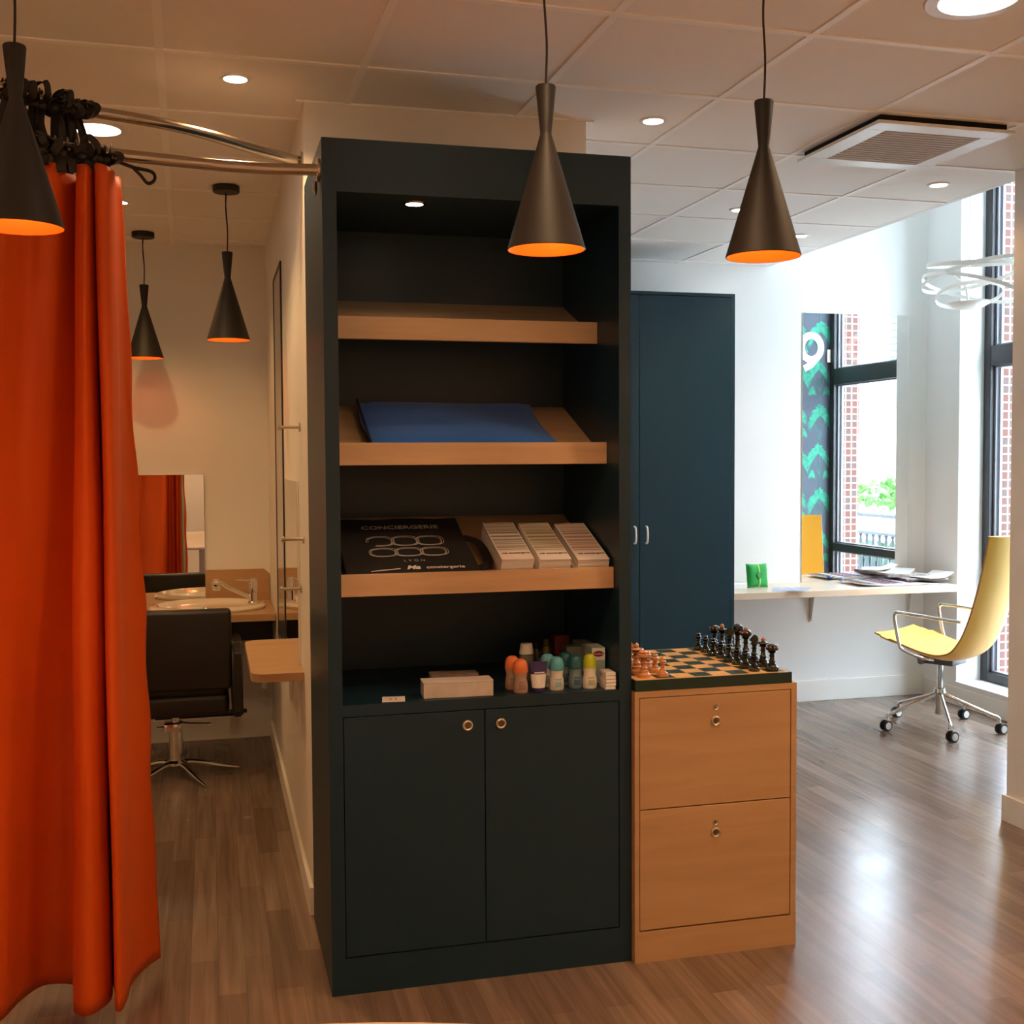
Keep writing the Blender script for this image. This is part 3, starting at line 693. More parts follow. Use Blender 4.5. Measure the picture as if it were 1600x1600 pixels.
# folded blue cloths: a stack of three
for k, (x0, x1, v0, v1, h0, h1, lb) in enumerate(((.500, 1.075, .022, .40, .001, .016, 'folded royal blue cloth bag at the bottom of the pile on the middle shelf'),
                                          (.485, 1.078, .020, .41, .0165, .032, 'folded royal blue cloth bag in the middle of the pile on the middle shelf'),
                                          (.478, 1.070, .018, .415, .0325, .050, 'folded royal blue cloth bag on top of the pile on the middle shelf'))):
    t = frame_thing('folded_bag', lb, 'cloth bag', F2, 'blue cloth bags on the middle shelf')
    b = NB(); N1, N2 = 24, 12; tp = []
    for i in range(N1+1):
        rw = []
        for j in range(N2+1):
            u, v = i/N1, j/N2
            e = min(u, 1-u, v, 1-v)
            hh = h0 + (h1-h0)*(min(1, e*10)**.4) + (.004*math.sin(u*7+2*v)*math.sin(v*5+k) if k == 2 else 0)
            rw.append(b.verts.new((x0+(x1-x0)*u + .008*math.sin(v*5+k), v0+(v1-v0)*v+.006*math.sin(u*6), hh)))
        tp.append(rw)
    bt = [[b.verts.new((v_.co.x, v_.co.y, h0)) for v_ in rw] for rw in tp]
    for i in range(N1):
        for j in range(N2):
            b.faces.new((tp[i][j], tp[i+1][j], tp[i+1][j+1], tp[i][j+1])); b.faces.new((bt[i][j], bt[i][j+1], bt[i+1][j+1], bt[i+1][j]))
    for i in range(N1):
        for j in (0, N2): b.faces.new((tp[i][j], tp[i+1][j], bt[i+1][j], bt[i][j]))
    for j in range(N2):
        for i in (0, N1): b.faces.new((tp[i][j], tp[i][j+1], bt[i][j+1], bt[i][j]))
    b.transform(F2); obj('cloth_body', b, M_blue, t, True)
    b = NB(); tube(b, [(x0-.003, v0+.01, h1-.004), (x0-.002, (v0+v1)/2, h1-.002), (x0, v1, h1-.004)], .004, 8); b.transform(F2); obj('edge_cord', b, M_blue2, t, True)
b = None
# black tote bags with printed logo
M_tote = mat('black_canvas', (.008, .008, .009), .85, bump=.4, bscale=400)
M_print = mat('grey_print', (.45, .44, .42), .7)
M_printw = mat('white_print', (.72, .70, .66), .7)
def tote(M, x0, x1, v0, v1, h0, h1, label, printed):
    t = frame_thing('tote_bag', label, 'tote bag', F3, 'black tote bags on the lower slanted shelf')
    b = NB(); bx(b, x0, v0, h0, x1, v1, h1, min(.006, (h1-h0)*.45), seg=3)
    bmesh.ops.subdivide_edges(b, edges=[e for e in b.edges if e.calc_length() > .1], cuts=5, use_grid_fill=True)
    for v in b.verts: v.co.z += .0025*math.sin(v.co.x*31+v.co.y*17) if v.co.z > (h0+h1)/2 else 0
    b.transform(F3); obj('bag_body', b, M_tote, t, True)
    if printed:
        xc = (x0+x1)/2+.0
        I = Matrix.Identity(4)
        b = NB(); text_bm('CONCIERGERIE', .0365, F3 @ Matrix.Translation((xc+.004, v0+.328, h1+.003)), b, 0, bold=.0006); o = obj('printed_name', b, M_print, t, label='grey printed lettering')
        b = NB()
        ring = [(-.086, 0), (0, 0), (.086, 0)]
        for row, vy in enumerate((v0+.222, v0+.140)):
            for ci in range(3):
                cx_ = xc+(ci-1)*.080+.002; 
                for k, (ra, rb) in enumerate(((.041, .033), (.037, .030), (.044, .036))):
                    st, en = 0, 2*PI
                    if row == 0 and ci == 0: st, en = -PI*.6, PI*1.02
                    pts = []
                    for s in range(33):
                        a = st+(en-st)*s/32
                        ex = abs(math.cos(a))**.75*math.copysign(1, math.cos(a)); ey = abs(math.sin(a))**.75*math.copysign(1, math.sin(a))
                        pts.append((cx_+ra*ex+.002*k, vy+rb*(1.0 if row == 0 else .86)*ey+.002*(k-1), h1+.0032))
                    tube(b, pts, .0011, 5, sx=.4)
        b.transform(F3); obj('printed_logo', b, M_print, t, label='six looped rings drawn in grey line')
        b = NB(); text_bm('L Y O N', .019, F3 @ Matrix.Translation((xc+.012, v0+.078, h1+.003)), b, 0); obj('printed_town', b, M_print, t)
        b = NB(); text_bm('Ma', .034, F3 @ Matrix.Translation((xc-.0, v0+.030, h1+.003)), b, 0, bold=.0012, shear=.3)
        text_bm('conciergerie', .024, F3 @ Matrix.Translation((xc+.100, v0+.028, h1+.003)), b, 0, bold=.0004)
        tube(b, [F3 @ Vector((xc-.13, v0+.010, h1+.003)), F3 @ Vector((xc-.04, v0+.024, h1+.003))], .0015, 5)
        obj('printed_signature', b, M_printw, t, label='white signature line')
    return t
tote(F3, .385, .805, .022, .44, .001, .020, 'black canvas tote bag underneath the printed one on the lower slanted shelf', False)
tb = tote(F3, .388, .800, .022, .43, .0225, .045, 'black canvas tote bag printed CONCIERGERIE with looped rings, top of its pile', True)
b = NB(); tube(b, catmull([(.80, .30, .03), (.835, .27, .03), (.846, .20, .032), (.845, .12, .032), (.832, .085, .032), (.80, .065, .03)], 6), .016, 10, sx=.45)
b.transform(F3); obj('strap', b, M_tote, tb, True)
# leaflet stacks
def leaf_mat(name, tint):
    m = bpy.data.materials.new(name); m.use_nodes = True; nt = m.node_tree; bb = nt.nodes['Principled BSDF']; bb.inputs['Roughness'].default_value = .45
    tc = nt.nodes.new('ShaderNodeTexCoord'); sp = nt.nodes.new('ShaderNodeSeparateXYZ'); nt.links.new(tc.outputs['Object'], sp.inputs[0])
    n = nt.nodes.new('ShaderNodeTexNoise'); n.noise_dimensions = '1D'; n.inputs['Scale'].default_value = 75; n.inputs['Detail'].default_value = 2
    nt.links.new(sp.outputs['Y'], n.inputs['W'])
    cr = nt.nodes.new('ShaderNodeValToRGB'); cr.color_ramp.elements[0].position = .42; cr.color_ramp.elements[0].color = (*tint, 1); cr.color_ramp.elements[1].position = .56; cr.color_ramp.elements[1].color = (.72, .68, .60, 1)
    nt.links.new(n.outputs['Fac'], cr.inputs['Fac']); nt.links.new(cr.outputs[0], bb.inputs['Base Color']); return m
for k, (x0, x1, tint, lb, gh) in enumerate(((.862, .965, (.22, .22, .20), 'stack of white leaflets with grey lines beside the tote bags', 'leaflets'),
                                        (.985, 1.086, (.30, .33, .17), 'middle stack of leaflets with olive green lines on the lower slanted shelf', ''),
                                        (1.110, 1.212, (.40, .24, .24), 'stack of leaflets with pinkish text nearest the cabinet right side', ''))):
    t = frame_thing('leaflet_stack', lb, 'leaflets', F3, 'leaflet stacks on the lower slanted shelf')
    b = NB(); nn = 12; H = .078 - .004*k
    for i in range(nn):
        dx = random.uniform(-.0015, .0015); dy = random.uniform(-.003, .003)
        bx(b, x0+dx, .022+dy*.3+.003, .001+H*i/nn, x1+dx, .30+dy, .001+H*(i+.92)/nn)
    b.transform(F3); obj('paper_block', b, M_paper, t)
    b = NB(); bx(b, x0, .022, .001+H, x1, .302, .0018+H); b.transform(F3); obj('top_leaflet', b, M_paper, t)
    b = NB(); bx(b, x0+.003, .085, .0019+H, x1-.003, .298, .0021+H); b.transform(F3); obj('printed_panel', b, leaf_mat('leaf_print_%d' % k, tint), t)
    b = NB(); text_bm('ma conciergerie', .0135, F3 @ Matrix.Translation(((x0+x1)/2+.004, .068, .0020+H)), b, 0, bold=.0004); obj('printed_name', b, M_ribbon, t)

# ---------------------------------------------------------------- things on the cabinet ledge
LZ = .8632
def box_item(name, label, cat, x, y, w_, d_, h_, rz, m, group=None, z=LZ, bev=.001):
    t = thing(name, label, cat, (x, y, z), rz, group)
    b = NB(); bx(b, -w_/2, -d_/2, .0003, w_/2, d_/2, h_, bev, M=WM[t.name]); obj('box_body', b, m, t); return t
t = thing('card', 'small white card lying at the left of the cabinet ledge', 'card', (.522, 3.418, LZ), -.15)
b = NB(); bx(b, -.034, -.038, .0003, .034, .038, .0012, M=WM[t.name]); obj('card_sheet', b, M_paper, t)
b = NB(); [bx(b, -.012+k*.016, -.012, .0012, -.006+k*.016, .012, .0015, M=WM[t.name]) for k in range(2)]; obj('printed_bars', b, M_beech, t)
t = box_item('long_box', 'long white cardboard box on the cabinet ledge, front one', 'box', .718, 3.43, .212, .075, .046, -.055, mat('worn_white_card', (.60, .55, .50), .6, var=.12, vscale=18))
b = NB(); bx(b, -.107, -.0385, .0465, .107, .0385, .0485, .0005, M=WM[t.name]); obj('box_lid', b, M_paper, t)
box_item('long_box', 'greyish striped box behind the long white box on the ledge', 'box', .735, 3.56, .15, .06, .045, -.05, mat('grey_card', (.25, .21, .17), .7, var=.2, vscale=30))
def rollon(x, y, cap, bodyc, label, lidr=.0205, h=.092, lab=(.05, .07, .25)):
    t = thing('roll_on_bottle', label, 'toiletry bottle', (x, y, LZ), 0, 'roll-on bottles on the cabinet ledge'); Mt = WM[t.name]
    t.scale = (1.12, 1.12, 1.12)
    mb = mat('bottle_'+label[:9], bodyc, .3); mc = mat('cap_'+label[:9], cap, .35)
    b = NB(); lathe(b, [(0, .0003), (.019, .0003), (.0205, .004), (.0195, .028), (.0165, .038), (.018, .050), (.019, h*.60), (0, h*.60)], 28, Mt); obj('bottle', b, mb, t, True)
    b = NB(); lathe(b, [(.0195, h*.60), (lidr, h*.62), (lidr*.97, h*.80), (lidr*.80, h*.93), (lidr*.45, h*.995), (0, h)], 28, Mt); obj('cap', b, mc, t, True)
    b = NB()
    for a in range(-4, 5):
        for zz in ((.022, .040),):
            pass
    t0, t1 = -PI/2-.5, -PI/2+.5
    prev = None; ring0 = []; ring1 = []
    for s in range(9):
        a = t0+(t1-t0)*s/8
        ring0.append(b.verts.new(Mt @ Vector((.0207*math.cos(a), .0207*math.sin(a), .010)))); ring1.append(b.verts.new(Mt @ Vector((.0190*math.cos(a), .0190*math.sin(a), .033))))
    for s in range(8): b.faces.new((ring0[s], ring0[s+1], ring1[s+1], ring1[s]))
    obj('label_patch', b, mat('lab_'+label[:9], lab, .5), t)
    return t
rollon(.915, 3.415, (.85, .24, .08), (.45, .30, .22), 'orange-capped roll-on bottle, the nearer of two at the left', lab=(.28, .20, .18))
rollon(.905, 3.478, (.85, .24, .08), (.45, .30, .22), 'orange-capped roll-on bottle behind its twin at the left', lab=(.28, .20, .18))
rollon(1.034, 3.425, (.10, .42, .52), (.75, .72, .66), 'light blue capped white roll-on bottle in the front row', lab=(.30, .50, .55))
rollon(1.022, 3.485, (.10, .42, .52), (.75, .72, .66), 'light blue capped roll-on bottle standing behind its twin', lab=(.30, .50, .55))
rollon(1.100, 3.44, (.012, .10, .12), (.16, .24, .25), 'dark teal capped clear roll-on bottle in the front row', .0215, lab=(.05, .08, .22))
rollon(1.086, 3.50, (.012, .10, .12), (.16, .24, .25), 'dark teal capped clear roll-on bottle behind its twin', .0215, lab=(.05, .08, .22))
rollon(1.142, 3.425, (.42, .50, .015), (.75, .74, .66), 'lime green capped white roll-on bottle near the right side', .0185, .095, lab=(.42, .45, .28))
t = thing('cream_tube', 'cream tube with deep purple top and white body standing on its cap', 'tube', (.972, 3.415, LZ))
Mt = WM[t.name]; b = NB()
def ring_e(bm, z, rx, ry, n=24): return [bm.verts.new(Mt @ Vector((rx*math.cos(2*PI*k/n), ry*math.sin(2*PI*k/n), z))) for k in range(n)]
M_purple = mat('purple_plastic', (.035, .015, .12), .35)
b = NB(); lathe(b, [(0, .0003), (.021, .0003), (.0215, .002), (.0205, .013), (0, .013)], 24, Mt); obj('cap', b, M_purple, t, True)
b = NB(); rg = [ring_e(b, .013, .0205, .0185), ring_e(b, .055, .0255, .012)]
for k in range(24): b.faces.new((rg[0][k], rg[0][(k+1) % 24], rg[1][(k+1) % 24], rg[1][k]))
obj('tube_body', b, M_white, t, True)
b = NB(); rg = [ring_e(b, .055, .0257, .0122), ring_e(b, .090, .030, .0022), ring_e(b, .093, .030, .0015)]
for a_, c2_ in zip(rg, rg[1:]):
    for k in range(24): b.faces.new((a_[k], a_[(k+1) % 24], c2_[(k+1) % 24], c2_[k]))
b.faces.new(rg[2]); obj('tube_top', b, M_purple, t, True)
b = NB(); FX = Matrix.Rotation(PI/2, 4, 'X')
bx(b, -.016, -.0135, .058, .016, -.0128, .062, M=Mt); obj('printed_band', b, M_white, t)
t = box_item('tissue_box', 'pale blue upright carton with red oval at the right of the ledge', 'box', 1.193, 3.525, .044, .085, .115, -.05, mat('pale_blue_card', (.36, .50, .50), .5, var=.12, vscale=25), bev=.001)
Mt = WM[t.name]
b = NB(); bx(b, -.021, -.0432, .075, .021, -.0426, .113, M=Mt); obj('upper_panel', b, M_paper, t)
b = NB(); lathe(b, [(0, 0), (.018, 0)], 28, Mt @ Matrix.Translation((0, -.0436, .095)) @ FX @ Matrix.Diagonal((1, .52, 1, 1)), 0); obj('red_oval', b, mat('deep_red', (.22, .01, .012), .5), t)
b = NB(); text_bm('Carefree', .0085, Mt @ Matrix.Translation((0, -.0440, .095)) @ FX, b); obj('printed_name', b, M_white, t)
for k in range(5):
    box_item('small_carton', 'small white carton in the low pile by the cabinet side, %s' % ['bottom one', 'second from bottom', 'middle one', 'second from top', 'top one'][k], 'box', 1.196+.001*(k % 2), 3.412, .032, .07, .0098, -.05+.03*(k % 3), M_paper, 'pile of small white cartons', LZ+.0108*k, .0006)
# back row
t = thing('lotion_bottle', 'clear lotion bottle with tall white cap at the back of the ledge', 'toiletry bottle', (.985, 3.60, LZ)); Mt = WM[t.name]
b = NB(); lathe(b, [(0, .0003), (.024, .0003), (.026, .004), (.026, .07), (.022, .085), (0, .085)], 24, Mt); obj('bottle', b, mat('grey_green_gel', (.16, .17, .12), .2), t, True)
b = NB(); lathe(b, [(.020, .085), (.024, .087), (.019, .118), (.018, .120), (0, .120)], 24, Mt); obj('cap', b, M_white, t, True)
for x, y, w_, h_, cc, lb in ((1.035, 3.66, .030, .115, (.03, .025, .03), 'dark slim bottle at the back of the ledge'), (1.075, 3.68, .032, .118, (.12, .10, .01), 'olive bottle at the back of the ledge'), (1.02, 3.555, .022, .10, (.05, .02, .05), 'dark plum slim bottle behind the cream tube')):
    t = thing('shampoo_bottle', lb, 'toiletry bottle', (x, y, LZ)); Mt = WM[t.name]
    b = NB(); lathe(b, [(0, .0003), (w_*.5, .0003), (w_*.52, .003), (w_*.5, h_*.7), (w_*.3, h_*.8), (0, h_*.8)], 20, Mt); obj('bottle', b, mat('bot_'+lb[:6], cc, .3), t, True)
    b = NB(); lathe(b, [(w_*.3, h_*.8), (w_*.36, h_*.82), (w_*.36, h_), (0, h_)], 20, Mt); obj('cap', b, mat('botc_'+lb[:6], [c*.6 for c in cc], .3), t, True)
box_item('carton', 'dark red carton at the very back of the ledge', 'box', 1.135, 3.72, .05, .05, .125, 0, mat('dark_red_card', (.10, .008, .008), .6))
box_item('carton', 'greyish green carton behind the teal capped bottles', 'box', 1.140, 3.60, .05, .06, .105, -.1, mat('grey_green_card', (.10, .12, .09), .6))
box_item('carton', 'pale grey carton behind the blue carton with red oval', 'box', 1.192, 3.64, .044, .10, .11, 0, mat('pale_grey_card', (.20, .22, .19), .6))

# ---------------------------------------------------------------- desk at the back right
dk = thing('wall_desk', 'long pale wood desk board bracketed to the white back wall', 'desk', (3.7, 6.5, .775))
b = NB(); bx(b, 2.932, 6.29, .735, 4.545, YB-.001, .775, .002); obj('desktop', b, M_desk, dk)
for x in (3.76, 4.47):
    b = NB(); bx(b, x-.018, YB-.008, .515, x+.018, YB-.001, .734, .001)
    bx(b, x-.018, 6.50, .727, x+.018, YB-.008, .734, .001)
    prism(b, [(0, 0), (-.05, 0), (-.05, -.012), (-.004, -.205), (0, -.205)], -.002, .002, Matrix.Translation((x-.006, YB-.009, .727)) @ Matrix(((0, 0, 1, 0), (1, 0, 0, 0), (0, 1, 0, 0), (0, 0, 0, 1))))
    obj('bracket', b, M_white, dk, label='white steel bracket')
b = NB(); bx(b, 3.685, YB-.007, .776, 4.457, YB-.001, 2.505, .001)
tag(obj('desk_mirror', b, M_mirror), 'tall frameless mirror standing on the desk against the back wall', 'mirror')
# pillow
t = thing('pin_cushion', 'small bright green cushion tied with a pale ribbon on the desk', 'cushion', (3.27, 6.53, .775)); 
Mt = Matrix.Translation((3.27, 6.535, .775+.076)) @ Matrix.Rotation(-.16, 4, 'X') @ Matrix.Rotation(.15, 4, 'Z'); WMp = Mt
def pillow(bm, w_, h_, th, M, N=14):
    g1 = []; g2 = []
    for i in range(N+1):
        a, c = [], []
        for j in range(N+1):
            u, v = i/N*2-1, j/N*2-1
            k = ((1-u**4)*(1-v**4))**.5; pin = 1-.09*(u*u*(1-v*v)+v*v*(1-u*u))*0-.07*(1-abs(u))*(v*v)-.07*(1-abs(v))*(u*u)
            a.append(bm.verts.new(M @ Vector((u*w_/2*pin, -th/2*k, v*h_/2*pin)))); c.append(bm.verts.new(M @ Vector((u*w_/2*pin, th/2*k+.0003, v*h_/2*pin))))
        g1.append(a); g2.append(c)
    for i in range(N):
        for j in range(N):
            bm.faces.new((g1[i][j], g1[i+1][j], g1[i+1][j+1], g1[i][j+1])); bm.faces.new((g2[i][j], g2[i][j+1], g2[i+1][j+1], g2[i+1][j]))
    return bm
M_grn = mat('green_felt', (.005, .34, .045), .8, sheen=.3)
M_lime = mat('lime_ribbon', (.35, .62, .12), .6)
b = pillow(NB(), .155, .15, .055, WMp); obj('cushion_body', b, M_grn, t, True)
b = NB(); tube(b, [WMp @ Vector((0, -.0285*math.sqrt(max(0, 1-s**4))-.001, s*.0705)) for s in [k/10-1 for k in range(21)]], .0055, 6, sx=.4); obj('ribbon', b, M_lime, t, True)
b = NB(); prism(b, [(.018*math.cos(a)*(1.15 if k % 2 else .95), .018*math.sin(a)*(1.15 if k % 2 else .95)) for k, a in [(k, 2*PI*k/16+.2) for k in range(16)]], .031, .034, WMp @ Matrix.Rotation(PI/2, 4, 'X')); obj('rosette', b, mat('green_tag', (.02, .25, .04), .6), t)
# papers and leaflets on the desk
DZ = .7753
def sheet(name, label, cat, x, y, w_, d_, rz, col, z=DZ, th=.0015, group=None, stripes=None, curl=0, tilt=0):
    t = thing(name, label, cat, (x, y, z), rz, group); Mt = WM[t.name] @ Matrix.Rotation(tilt, 4, 'Y')
    b = NB()
    if curl:
        N = 10; A = []; Bv = []
        for i in range(N+1):
            u = i/N; zz = th + curl*max(0, u-.5)**2*4
            A.append([b.verts.new(Mt @ Vector((-w_/2+w_*u, s*d_/2, zz))) for s in (-1, 1)]); Bv.append([b.verts.new(Mt @ Vector((-w_/2+w_*u, s*d_/2, zz-th))) for s in (-1, 1)])
        for i in range(N):
            b.faces.new((A[i][0], A[i+1][0], A[i+1][1], A[i][1])); b.faces.new((Bv[i][0], Bv[i][1], Bv[i+1][1], Bv[i+1][0]))
            for s in (0, 1): b.faces.new((A[i][s], A[i+1][s], Bv[i+1][s], Bv[i][s]))
        for i in (0, N): b.faces.new((A[i][0], A[i][1], Bv[i][1], Bv[i][0]))
    else: bx(b, -w_/2, -d_/2, 0, w_/2, d_/2, th, M=Mt)
    obj('pages', b, M_paper, t)
    if not curl:
        b = NB(); bx(b, -w_/2+.002, -d_/2+.002, th, w_/2-.002, d_/2-.002, th+.0006, M=Mt); obj('cover', b, mat('cover_'+label[:12], col, .35, var=.35, vscale=22), t)
        if stripes:
            b = NB(); bx(b, -w_/2+.002, -d_/2+.002, th+.0006, w_/2-.002, -d_/2+.03, th+.0010, M=Mt); obj('title_strip', b, mat('strip_'+label[:12], stripes, .4), t)
    return t
for k in range(6):
    sheet('paper_sheet', 'white booklet in the pile beside the blue cupboard, %s' % ['bottom', 'second', 'third', 'fourth', 'fifth', 'topmost'][k], 'booklet', 3.06+.004*(k % 3), 6.54+.005*(k % 2), .21, .15, .1+.12*(k % 3), (.62, .64, .66), DZ+.0065*k, .006, 'pile of white booklets on the desk')
for k in range(3):
    sheet('leaflet', 'blue and white leaflet lying at the desk front edge, %s' % ['left', 'middle', 'right'][k], 'leaflet', 3.36+.05*k, 6.40-.03*k, .105, .21, -.5-.12*k, (.32, .38, .55), DZ+.0024*k, .0012, 'leaflets by the mirror edge')
mc = [(.30, .14, .08), (.02, .015, .02), (.55, .54, .55), (.12, .02, .04), (.30, .02, .05), (.03, .05, .16), (.60, .58, .60), (.25, .015, .03), (.05, .03, .05)]
nm = ['leftmost', 'second', 'third', 'fourth', 'fifth', 'sixth', 'seventh', 'eighth', 'rightmost']
for k in range(9):
    t = thing('magazine', 'glossy magazine in the overlapping fan on the desk, %s' % (['leftmost'] + [n_+' from the left' for n_ in nm[1:8]] + ['rightmost'])[k], 'magazine', (4.00+.048*k, 6.515, DZ), .0, 'fan of magazines on the desk')
    Mt = WM[t.name] @ Matrix.Rotation(.0, 4, 'Z') @ Matrix.Rotation(.075, 4, 'Y')
    dz = .0079
    b = NB(); bx(b, -.10, -.145, dz, .10, .145, dz+.0026, M=Mt); obj('pages', b, M_paper, t)
    b = NB(); bx(b, -.099, -.144, dz+.0026, .099, .144, dz+.0031, M=Mt); obj('cover', b, mat('magazine_cover_%d' % k, mc[k], .65, var=.15, vscale=16), t)
def newspaper(label, x, y, w_, d_, h_, rz, z, col):
    t = thing('newspaper', label, 'newspaper', (x, y, z), rz, 'newspapers at the desk right end'); Mt = WM[t.name]
    b = NB(); N = 6
    for i in range(N):
        dx = random.uniform(-.004, .004); bx(b, -w_/2+dx, -d_/2, h_*i/N+.0004, w_/2+dx+.002*i, d_/2+random.uniform(-.004, .004), h_*(i+.85)/N, .0008, M=Mt)
    obj('folded_pages', b, mat('newsprint_'+label[:10], col, .8, var=.45, vscale=40), t)
    b = NB(); tube(b, [Mt @ Vector((-w_/2+.003, -d_/2, h_/2)), Mt @ Vector((-w_/2+.003, d_/2, h_/2))], h_*.5, 10); obj('fold', b, mat('newsfold_'+label[:10], [c*.6 for c in col], .8, var=.5, vscale=60), t, True)
newspaper('folded newspaper at the bottom right of the desk pile', 4.41, 6.53, .28, .22, .012, -.1, DZ+.0225, (.50, .48, .46))
newspaper('thick folded newspaper with grey print on top of the magazines', 4.34, 6.60, .26, .20, .020, -.22, DZ+.036, (.48, .42, .38))
sheet('curled_magazine', 'white curled magazine on top of the folded newspaper', 'magazine', 4.31, 6.62, .20, .16, .6, (.6, .6, .7), DZ+.0565, .003, None, None, .02)
sheet('curled_newspaper', 'loose newspaper with raised corner at the desk right end', 'newspaper', 4.44, 6.44, .21, .17, .25, (.5, .5, .5), DZ+.042, .003, None, None, .03)
sheet('red_folder', 'red folder lying in the desk corner by the window wall', 'folder', 4.50, 6.60, .13, .16, .1, (.40, .03, .05), DZ+.0185, .003, None, None)
b = NB(); ball(b, (3.93, 6.66, DZ+.017), .022, 0, 16, (.9, .8, .55)); tag(obj('paperweight', b, mat('navy_glass', (.05, .08, .25), .15), None, True), 'small dark blue rounded paperweight behind the magazine fan', 'paperweight')

# ---------------------------------------------------------------- yellow swivel chair
CC = Vector((4.09, 5.84, 0)); F_ = Vector((-.47, .883, 0)); Ls = Vector((-.883, -.47, 0))
yc = thing('swivel_chair', 'yellow high-backed swivel chair with chrome arms and five castors', 'chair', CC)
def cp(f, s, z): return CC + F_*f + Ls*s + Vector((0, 0, z))
prof = catmull([(.29, 0, .548), (.20, 0, .520), (.08, 0, .482), (-.02, 0, .458), (-.11, 0, .452), (-.19, 0, .480), (-.25, 0, .560), (-.300, 0, .690), (-.345, 0, .86), (-.375, 0, 1.01), (-.395, 0, 1.145)], 5)
b = NB(); n = len(prof); NW = 14; G1, G2 = [], []
for i, p in enumerate(prof):
    d = (prof[min(i+1, n-1)]-prof[max(i-1, 0)]).normalized(); nr = Vector((-d.z, 0, d.x))  # towards the sitter
    if nr.z < 0 and i < n//2: nr = -nr
    nr = Vector((abs(d.z), 0, abs(d.x))) if i >= n//3 else Vector((-d.z*0, 0, 1))
    nr.normalize()
    u = i/(n-1)
    hw = .245 - .03*max(0, u-.55)/.45 - (.02 if u < .05 else 0)
    a, c = [], []
    for j in range(NW+1):
        s = j/NW*2-1
        dish = .020*(s*s) if .1 < u else .010*(s*s)
        th = .036*(1-.75*abs(s)**3)
        q1 = p + nr*dish; q2 = q1 - nr*th
        a.append(b.verts.new(cp(q1.x, s*hw, q1.z))); c.append(b.verts.new(cp(q2.x, s*hw, q2.z)))
    G1.append(a); G2.append(c)
for i in range(n-1):
    for j in range(NW):
        b.faces.new((G1[i][j], G1[i+1][j], G1[i+1][j+1], G1[i][j+1])); b.faces.new((G2[i][j], G2[i][j+1], G2[i+1][j+1], G2[i+1][j]))
    for j in (0, NW): b.faces.new((G1[i][j], G1[i+1][j], G2[i+1][j], G2[i][j]))
for i in (0, n-1):
    for j in range(NW): b.faces.new((G1[i][j], G1[i][j+1], G2[i][j+1], G2[i][j]))
edges = [[(G1[i][j].co+G2[i][j].co)/2 for i in range(n)] for j in (0, NW)]
obj('seat_shell', b, M_yellow, yc, True)
b = NB()
for e in edges: tube(b, e, .0048, 8)
obj('edge_piping', b, M_pipe, yc, True)
for s in (-1, 1):
    b = NB(); o_ = s*.262
    tube(b, catmull([cp(-.06, s*.20, .435), cp(-.02, o_, .448), cp(.09, o_, .480), cp(.118, o_, .52), cp(.145, o_, .655), cp(.135, o_, .685), cp(.10, o_, .690), cp(-.25, o_, .672)], 6), .0095, 12)
    obj('armrest', b, M_chrome, yc, True)
b = NB(); Mh = Matrix.Translation(CC) @ Matrix.Rotation(math.atan2(F_.y, F_.x), 4, 'Z')
bx(b, -.12, -.09, .385, .10, .09, .432, .012, M=Mh); cyl(b, cp(.06, .12, .40), cp(.06, .02, .40), .018, 14); obj('mechanism', b, mat('grey_plastic', (.12, .12, .13), .45), yc, True)
b = NB(); cyl(b, CC+Vector((0, 0, .20)), CC+Vector((0, 0, .39)), .016, 20); lathe(b, [(.0, .085), (.026, .085), (.028, .10), (.028, .205), (.034, .215), (.030, .235), (.018, .24)], 24, Matrix.Translation(CC)); obj('gas_column', b, M_chrome, yc, True)
for k in range(5):
    a = math.radians(29+72*k); d = Vector((math.cos(a), math.sin(a), 0))
    b = NB(); tube(b, catmull([CC+d*.02+Vector((0, 0, .205)), CC+d*.12+Vector((0, 0, .165)), CC+d*.27+Vector((0, 0, .108)), CC+d*.315+Vector((0, 0, .092)), CC+d*.325+Vector((0, 0, .065))], 5), .0115, 12); lg = obj('base_leg', b, M_chrome, yc, True)
    pr = Vector((-d.y, d.x, 0)); ct = CC+d*.325+Vector((0, 0, .031)) + Vector((math.cos(a+.9), math.sin(a+.9), 0))*.012
    ax = (R0*.92+Vector((0, .39, 0))).cross(Vector((0, 0, 1))).normalized() if k != 9 else pr
    b = NB()
    for s in (-1, 1): cyl(b, ct+ax*(s*.007), ct+ax*(s*.020), .030, 26, 0); cyl(b, ct+ax*(s*.0195), ct+ax*(s*.0225), .021, 24, 1)
    cyl(b, ct-ax*.008, ct+ax*.008, .012, 14, 0)
    obj('castor', b, [M_black, M_white], lg, True, label='black castor with white hub')

